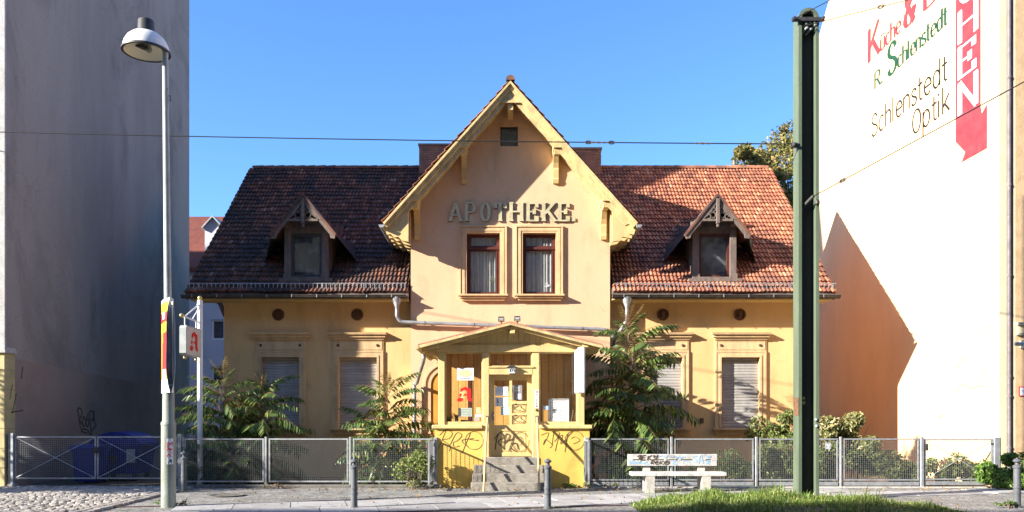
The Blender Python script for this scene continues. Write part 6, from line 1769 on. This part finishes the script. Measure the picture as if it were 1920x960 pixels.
# ------------------------------------------------------------------ plants
def frond_mesh(name, mt, L=1.0, pairs=12, droop=.45, ll=.2, lw=.055, hang=.5, seed=0, curl=0.0):
    r = np.random.default_rng(seed)
    V, F, MI = [], [], []
    def rac(t):
        x = t*L*(1-.12*droop*t*t) ; z = L*(.46*t - (droop+.14)*t*t) + curl*L*t**3
        y = .05*L*math.sin(t*2.2+seed)*t
        return np.array((x, y, z))
    ts = np.linspace(0, 1, 7)
    for i in range(6):                       # stalk, three sided
        a, b = rac(ts[i]), rac(ts[i+1]); b0 = len(V)
        ra, rb = .008*(1-.7*ts[i]), .008*(1-.7*ts[i+1])
        for p, rr in ((a, ra), (b, rb)):
            for k in range(3):
                t = 2.09*k; V.append(p+np.array((0, rr*math.cos(t), rr*math.sin(t))))
        for k in range(3): F.append((b0+k, b0+(k+1)%3, b0+3+(k+1)%3, b0+3+k)); MI.append(1)
    for i in range(pairs):
        t = .16 + .84*(i+.3)/pairs
        p = rac(t); d = rac(min(t+.03,1.0))-rac(max(t-.03,0)); d /= np.linalg.norm(d)
        sz = (.65+.6*math.sin(math.pi*min(1,(t-.1)*.95+.12)))*.85
        for s in (-1, 1):
            sw = r.uniform(.25,.55)
            out = np.array((0, s, 0))*1.0 + d*sw + np.array((0,0,-1))*hang*r.uniform(.7,1.4)
            out /= np.linalg.norm(out)
            l = ll*sz*r.uniform(.85,1.12)
            w = np.cross(out, np.array((0,0,1.0))); w /= max(np.linalg.norm(w),1e-6)
            w = w*math.cos(.5) + np.cross(out, w)*math.sin(.5)*s*r.uniform(-.2,1)
            w /= np.linalg.norm(w)
            lw_ = lw*sz
            up = np.cross(w, out); b0 = len(V)
            q = p + out*.012
            V += [q, q+out*l*.30+w*lw_*.5+up*.006, q+out*l*.72+w*lw_*.36-np.array((0,0,.006)), q+out*l-np.array((0,0,.02)), q+out*l*.72-w*lw_*.36-np.array((0,0,.006)), q+out*l*.30-w*lw_*.5+up*.006]
            F += [(b0,b0+1,b0+2,b0+3),(b0,b0+3,b0+4,b0+5)]; MI += [0,0]
    me = bpy.data.meshes.new(name)
    me.from_pydata([tuple(v) for v in V], [], F)
    me.materials.append(mt); me.materials.append(RACH)
    me.polygons.foreach_set('material_index', MI); me.update()
    return me
FR = [frond_mesh('leaf', AIL, 1.0, 11+k % 3, [.30,.42,.52,.36,.46][k], .23, .060, .8+.15*(k%3), k+1) for k in range(5)]
YO = [frond_mesh('young_leaf', AILTIP, .6, 9, .1, .13, .04, .3, 30+k, .15) for k in range(2)]

def ailanthus(name, label, x, y, h, spread, n, stems, seed, tipn=5, lean=(0,0), low=.12, left=1.0, cat='shrub', group='tree of heaven shrubs behind the fence', front_bias=0.0):
    r = np.random.default_rng(seed)
    o = thing(name, (x, y, 0), label, cat, group)
    per = max(1, n//len(stems))
    for (dx, dy, hh) in stems:
        H = h*hh
        top = Vector((x+dx+lean[0]*hh, y+dy+lean[1]*hh, H))
        pts = [Vector((x+dx*.4, y+dy*.4, -.03)), Vector((x+dx*.75, y+dy*.75, H*.35)) , Vector((x+dx*.95+lean[0]*.5, y+dy, H*.7)), top]
        sp = [Vector(p) for p in spline([tuple(p) for p in pts], 6)]
        m_ = MB(); m_.tube(sp, [.026*(1-.75*i/(len(sp)-1)) for i in range(len(sp))], 8); m_.build('stem', BARK, o)
        yaw = r.uniform(0, 6.28)
        for k in range(per):
            t = low + (1-low)*((k+.5)/per)**.85
            p = sp[min(int(t*(len(sp)-1)), len(sp)-1)]
            yaw += 2.4 + r.uniform(-.35,.35)
            c = math.cos(yaw)
            ln = spread*(.62+.55*math.sin(math.pi*(.12+.80*t)))*r.uniform(.82,1.12)
            if t > .9: ln *= .62
            if c < 0: ln *= left
            if math.sin(yaw) < 0: ln *= (1-front_bias)
            pitch = -(.05 + .75*max(0,(t-.55)/.45)**1.6 + r.uniform(-.2,.2)) + (.25 if t < .35 else 0)
            place('leaf', FR[int(r.integers(5))], o, p, (r.uniform(-.25,.25), pitch, yaw), (ln,ln,ln))
        for k in range(tipn):
            a = k*6.283/tipn + r.uniform(-.3,.3); l = spread*r.uniform(.45,.75)
            place('young_leaf', YO[k % 2], o, top, (0, -r.uniform(.5,1.15), a), (l,l,l))
    return o
ailanthus('ailanthus_shrub', 'tall bushy tree of heaven sapling right of the porch', fx(1182,.95), .95, fz(610,.95), 1.42, 122, [(0,0,1),(.12,.1,.80),(-.25,.05,.55)], 5, 5, (-.06,0), .10, .95, front_bias=.2)
ailanthus('ailanthus_shrub', 'sunlit tree of heaven sapling behind the fence by the hanging pharmacy sign', fx(420,.8), .8, fz(706,.8), 1.28, 88, [(0,0,1),(-.12,.1,.8),(.35,-.05,.6)], 11, 4, (-.02,0), .08, 1.0, front_bias=.25)
ailanthus('ailanthus_shrub', 'tree of heaven sapling below the leftmost shuttered window', fx(489,.95), .95, fz(728,.95), 1.12, 44, [(0,0,1)], 17, 4, (.02,0), .15, .95, front_bias=.2)
ailanthus('ailanthus_shrub', 'slender tree of heaven sapling against the second shuttered window left of the porch', fx(728,.9), .9, fz(728,.9), 1.22, 80, [(0,0,1),(-.25,.1,.62)], 23, 5, (-.02,0), .10, 1.0, front_bias=.25)
ailanthus('ailanthus_shrub', 'low tree of heaven shoot at the porch corner end of the left fence', fx(800,.55), .55, fz(800,.55), .7, 30, [(0,0,1),(-.15,.1,.8)], 29, 3, (0,0), .1, .9, front_bias=.3)

def leaf_cloud(centers, radii, n, size, r, flat=.6, outward=None, zmin=.02, aspect=.55):
    """n leaf-shaped quads gathered in clumps"""
    C_ = np.asarray(centers, float); k = r.integers(len(C_), size=n)
    d = r.normal(size=(n,3)); d /= np.linalg.norm(d, axis=1)[:,None]
    rad = np.asarray(radii)[k]
    if rad.ndim == 1: rad = rad[:,None]
    p = C_[k] + d*rad*(r.uniform(.25,1.0,size=n)**.45)[:,None]
    nrm_ = d*.7 + r.normal(size=(n,3))*.7 + np.array((0,-.15,.55)); nrm_ /= np.linalg.norm(nrm_, axis=1)[:,None]
    a = np.cross(nrm_, r.normal(size=(n,3))); a /= np.linalg.norm(a, axis=1)[:,None]
    b = np.cross(nrm_, a)
    s = size*r.uniform(.6,1.3,size=n)[:,None]
    a = a*s; b = b*s*aspect
    fold = nrm_*s*.12
    v = np.stack([p-a*.5, p-a*.05+b*.5+fold, p+a*.5-fold, p-a*.05-b*.5+fold], axis=1)
    v = v[v[:,:,2].min(axis=1) > zmin]
    n = len(v)
    return v.reshape(-1,3), np.arange(4*n).reshape(n,4)

def shrub(name, label, boxes, n, size, mt, seed, stems=6, cat='shrub', group=None, clump=.22):
    """boxes: list of (x, y, z, rx, ry, rz) ellipsoids filled with leaf clumps"""
    r = np.random.default_rng(seed)
    x0 = np.mean([b[0] for b in boxes]); y0 = np.mean([b[1] for b in boxes])
    o = thing(name, (x0, y0, 0), label, cat, group)
    cs, rs = [], []
    for (x,y,z,rx,ry,rz) in boxes:
        m = max(5, int(16*rx*ry*rz/.12)); m = min(m, 42)
        d = r.normal(size=(m,3)); d /= np.linalg.norm(d, axis=1)[:,None]
        q = np.array((x,y,z)) + d*np.array((rx,ry,rz))*(r.uniform(.2,1,size=m)**.5)[:,None]
        cs += list(q); rs += list(clump*r.uniform(.6,1.3,size=m))
    V, F = leaf_cloud(cs, rs, n, size, r)
    bulk('foliage', V, F, mt, o)
    for k in range(stems):
        m_ = MB(); b = boxes[int(r.integers(len(boxes)))]
        e = Vector((b[0]+r.uniform(-.7,.7)*b[3], b[1]+r.uniform(-.7,.7)*b[4], b[2]+r.uniform(-.2,.8)*b[5]))
        s_ = Vector((b[0]+r.uniform(-.3,.3)*b[3], b[1]+r.uniform(-.2,.2), -.02))
        m_.tube([s_, s_.lerp(e,.5)+Vector((r.uniform(-.06,.06),0,.05)), e], [.012,.009,.004], 5)
        m_.build('stem', BARK, o)
    return o
def E(px, py, Y, rx, ry, rz): return (fx(px,Y), Y, fz(py,Y), rx, ry, rz)
shrub('shrub', 'dark leafy shrub below the rightmost shuttered window left of the mast', [E(1440,815,1.3,.45,.4,.42),E(1475,795,1.1,.32,.35,.42),E(1455,860,.8,.6,.4,.5)], 4500, 0.094, BUSH, 41, 9)
shrub('shrub', 'pale variegated shrub rising above the fence right of the mast', [E(1560,810,1.0,.45,.4,.36),E(1605,805,.9,.42,.35,.32),E(1530,800,1.2,.3,.35,.42),E(1625,830,.8,.3,.3,.3)], 4500, 0.106, VARIEG, 43, 12)
shrub('shrub', 'dense green shrub filling the mesh panel right of the mast', [E(1560,868,.6,.55,.35,.38),E(1625,862,.55,.5,.3,.42),E(1680,872,.5,.45,.3,.34),E(1705,890,.45,.35,.25,.25)], 8505, 0.088, BUSH, 47, 10)
shrub('shrub', 'leafy shrub behind the mesh between the bench and the mast', [E(1440,872,.55,.55,.3,.36),E(1500,868,.55,.45,.3,.4),E(1390,890,.5,.4,.25,.25)], 6885, 0.081, BUSH, 53, 10)
shrub('shrub', 'low weedy shrub behind the mesh at the left end of the bench', [E(1150,885,.45,.5,.25,.25),E(1220,882,.5,.5,.25,.28),E(1290,890,.5,.5,.25,.2)], 3300, 0.075, FRESH, 59, 10)
shrub('shrub', 'small round dark bush behind the right end of the bench', [E(1360,875,.45,.42,.3,.30)], 1300, .055, AIL, 61, 6)
shrub('shrub', 'low creeping shrub behind the single gate on the right', [E(1760,880,.6,.5,.3,.28),E(1820,878,.6,.5,.3,.26),E(1850,890,.5,.35,.25,.2)], 4657, 0.088, BUSH, 67, 8)
shrub('bush', 'bright green bush in front of the gate post at the right edge', [E(1865,892,-.42,.34,.28,.26),E(1900,885,-.5,.36,.3,.34),E(1925,895,-.5,.3,.3,.28)], 3450, 0.106, FRESH, 71, 8, cat='bush')
shrub('shrub', 'dark undergrowth at the foot of the left saplings behind the fence', [E(400,885,.5,.6,.25,.3),E(470,890,.55,.55,.25,.26),E(365,880,.6,.3,.25,.3)], 2400, .07, AIL, 73, 8)
shrub('shrub', 'undergrowth with reddish leaves behind the mesh panel left of the porch', [E(700,885,.5,.6,.25,.28),E(770,878,.5,.45,.25,.32)], 1800, .07, AIL, 79, 8)
shrub('shrub', 'reddish leafy plant leaning out in front of the mesh beside the porch', [(-2.25,-.36,.42,.36,.22,.40),(-2.0,-.5,.5,.2,.25,.35)], 1500, .075, BUSH, 83, 8)
# weeds along the foot of the walls
for i, (px, Y, n, sz, mt, lab) in enumerate(((1060,-.12,260,.05,FRESH,'patch of weeds at the foot of the porch wall right of the steps'),(1085,-.14,240,.055,VARIEG,'pale weeds at the gap between porch and right fence'),(1140,-.2,200,.045,VARIEG,'dry weeds at the kerb under the first right fence panel'),(308,-4.05,120,.05,FRESH,'tuft of weeds at the left foot of the street lamp'),(328,-4.0,120,.05,VARIEG,'tuft of weeds at the right foot of the street lamp'),(1885,-4.2,200,.06,FRESH,'weeds around the bollard at the right edge'),(510,-.16,90,.045,STRAWB,'small heap of leaves at the kerb under the left fence'))):
    shrub('weed_patch', lab, [(fx(px,Y),Y,.03,.22,.06,.06),(fx(px+14,Y),Y,.04,.14,.05,.07)], n, sz, mt, 90+i, 4, cat='weeds', clump=.06)

# ------------------------------------------------------------------ grass strip round the mast and fallen leaves
r = np.random.default_rng(3)
def gx0(y): return 2.75 + (y+3.2)*(-.5) if y > -3.2 else 2.55 - (-3.2-y)*.12
m_ = MB()
ys = np.linspace(-5.45, -2.55, 14); xs_ = np.linspace(0, 1, 30)
def gedge(y):
    t = (y+5.45)/2.9
    return 2.25 + 1.05*max(0,(t-.55)/.45)**1.5 , 7.75 - 2.4*max(0,(t-.45)/.55)**1.2
v = []
for y in ys:
    a, b = gedge(y)
    for t in xs_:
        z = .10*min(1,4*t,4*(1-t))*min(1,(y+5.5)*2.2,(-2.5-y)*2.2)
        v.append((a+(b-a)*t, y, .006+max(0,z)))
n = len(xs_)
fs = [(j*n+i, j*n+i+1, (j+1)*n+i+1, (j+1)*n+i) for j in range(len(ys)-1) for i in range(n-1)]
bank = m_.add(v, fs, sm=True).build('grass_verge', SOIL, kind='structure', fix=False)
N_ = 20000
yy = r.uniform(-5.42,-2.58,N_); tt = r.uniform(0,1,N_)
ab = np.array([gedge(y) for y in yy]); ab[:,0] -= .05; ab[:,1] += .05
xx = ab[:,0]+(ab[:,1]-ab[:,0])*tt
zz = .10*np.minimum(1,np.minimum(4*tt,4*(1-tt)))*np.clip(np.minimum((yy+5.5)*2.2,(-2.5-yy)*2.2),0,1)
edge = np.minimum(1, .35+3*np.minimum(np.minimum(tt,1-tt), (-2.5-yy)/1.2))
tuft = .62+.55*np.sin(xx*3.1+yy*2.2+1.3*np.sin(xx*1.7))*np.sin(yy*4.3-xx*1.6)
ln = r.gamma(5,.026,N_)*edge*np.clip(tuft,.3,1.35)
ln[r.random(N_) < .035] *= 2.0
a = r.uniform(0,6.283,N_); lean = r.uniform(.15,1.1,N_)
d = np.stack([np.cos(a),np.sin(a),np.zeros(N_)],1); sd_ = np.stack([-np.sin(a),np.cos(a),np.zeros(N_)],1)
p0 = np.stack([xx,yy,zz],1); w = (r.uniform(.005,.011,N_))[:,None]
mid = p0 + d*(ln*lean*.35)[:,None] + np.array((0,0,1))*(ln*.62)[:,None]
tip = p0 + d*(ln*lean*.95)[:,None] + np.array((0,0,1))*(ln*(1-.3*lean))[:,None]
V = np.stack([p0-sd_*w, p0+sd_*w, mid+sd_*w*.7, mid-sd_*w*.7, tip],1).reshape(-1,3)
b = np.arange(N_)*5
me = bpy.data.meshes.new('grass')
me.from_pydata(V.tolist(), [], [(i,i+1,i+2,i+3) for i in b] + [(i+3,i+2,i+4) for i in b])
me.materials.append(GRASSM)
go = place('grass', me); go['kind'] = 'stuff'
N_ = 900
xx = r.uniform(-11,11,N_); yy = np.where(r.random(N_) < .6, r.uniform(-1.0,-.12,N_), r.uniform(-5,-.1,N_))
c = np.stack([xx,yy,np.full(N_,.024)],1)
V, F = leaf_cloud(c, np.full(N_,.012), N_, .05, r, zmin=-1)
bulk('fallen_leaves', V, F, STRAWB, kind='stuff')

# ------------------------------------------------------------------ trees
def tree(label, x, y, trunk_h, crown, n, size, mt, seed, cat='tree', clumps=44, cr=.75, name='tree', gap=1.0):
    r = np.random.default_rng(seed)
    o = thing(name, (x, y, 0), label, cat)
    cx, cy, cz, rx, ry, rz = crown
    m_ = MB(); ends = []
    m_.tube(spline([(x,y,-.1),(x+.05,y,trunk_h*.5),(cx*.3+x*.7,cy*.3+y*.7,trunk_h),(cx,cy,cz+rz*.55)],5), [.22*rz/3.5*(1-.85*i/15) for i in range(16)], 9)
    cs, rs = [], []
    for k in range(clumps):
        d = r.normal(size=3); d /= np.linalg.norm(d)
        q = np.array((cx,cy,cz)) + d*np.array((rx,ry,rz))*r.uniform(.35,1.05)
        cs.append(q); rs.append(cr*r.uniform(.45,1.15))
        b0 = Vector((x+(cx-x)*.5, y+(cy-y)*.5, trunk_h+(q[2]-trunk_h)*r.uniform(.1,.5)))
        m_.tube([b0, b0.lerp(Vector(q),.55)+Vector((0,0,.12*rz*r.uniform(.2,1))), Vector(q)], [.05*rz/3.5,.03*rz/3.5,.008], 5)
    m_.build('trunk', TRUNKM, o)
    V, F = leaf_cloud(cs, rs, n, size, r, zmin=.5)
    bulk('crown', V, F, mt, o)
    return o
TX, TY = fx(1440,19), 19.0
tree('yellowing tree showing over the right end of the tiled roof', TX+.4, TY, 6.0, (TX+.1,TY,fz(345,TY),2.9,2.2,2.7), 10500, .20, AUTUMN, 5, clumps=50, cr=.62)
tree('thin topped tree behind the roof beside the mast', fx(1470,21), 21.0, 8.0, (fx(1468,21),21.0,fz(285,21),1.0,1.0,1.5), 1500, .18, AUTUMN, 8, clumps=22, cr=.38)
# unseen tree added left of the view so its crown dapples the left fence
tree('small street tree left of the view', -17.0, -3.5, 2.0, (-17.0,-3.5,4.15,1.5,1.8,1.8), 8000, .19, FRESH, 12, clumps=46, cr=.6)

# ------------------------------------------------------------------ houses across the street (they close the street behind the viewer)
for i, (x0, x1, h) in enumerate(((-76,-51.6,19.3),(-51.59,-38,19.9),(-37.99,-18,20.5),(-17.99,2,20.4),(2.01,22,20.6),(22.01,44,20.3),(44.01,66,20.5))):
    lab = ['pale','ochre','grey','cream','brownish','white','tall pale'][i]
    o = thing('opposite_building', ((x0+x1)/2, -31, 0), f'{lab} fronted tenement across the street behind the viewer', 'building')
    m_ = MB(); hol = []
    nw = int((x1-x0)/3.2)
    for k in range(nw):
        for f_ in range(5):
            xx = x0 + (k+.5)*(x1-x0)/nw
            hol.append(rect(-xx-.6,-xx+.6,1.2+f_*3.8,3.2+f_*3.8))
    fr = Frame((0,-25.2,0), (-1,0,0), (0,0,1), (0,1,0))
    m_.poly(rect(-x1,-x0,-.1,h), hol, fr, 11.5, reveal=.25)
    m_.build('wall', [LFRONT,LBASE,LWALL,RCREAM,RPEACH,LFRONT,LFRONT][i], o)
    MB().add([(x0+.1,-25.5,.5),(x1-.1,-25.5,.5),(x1-.1,-25.5,h-1),(x0+.1,-25.5,h-1)], [(0,1,2,3)]).build('window_panes', GREYIN, o)
    MB().box(x0, x1, -36.7, -24.9, h+.002, h+.2).build('roof', GUTDK, o)
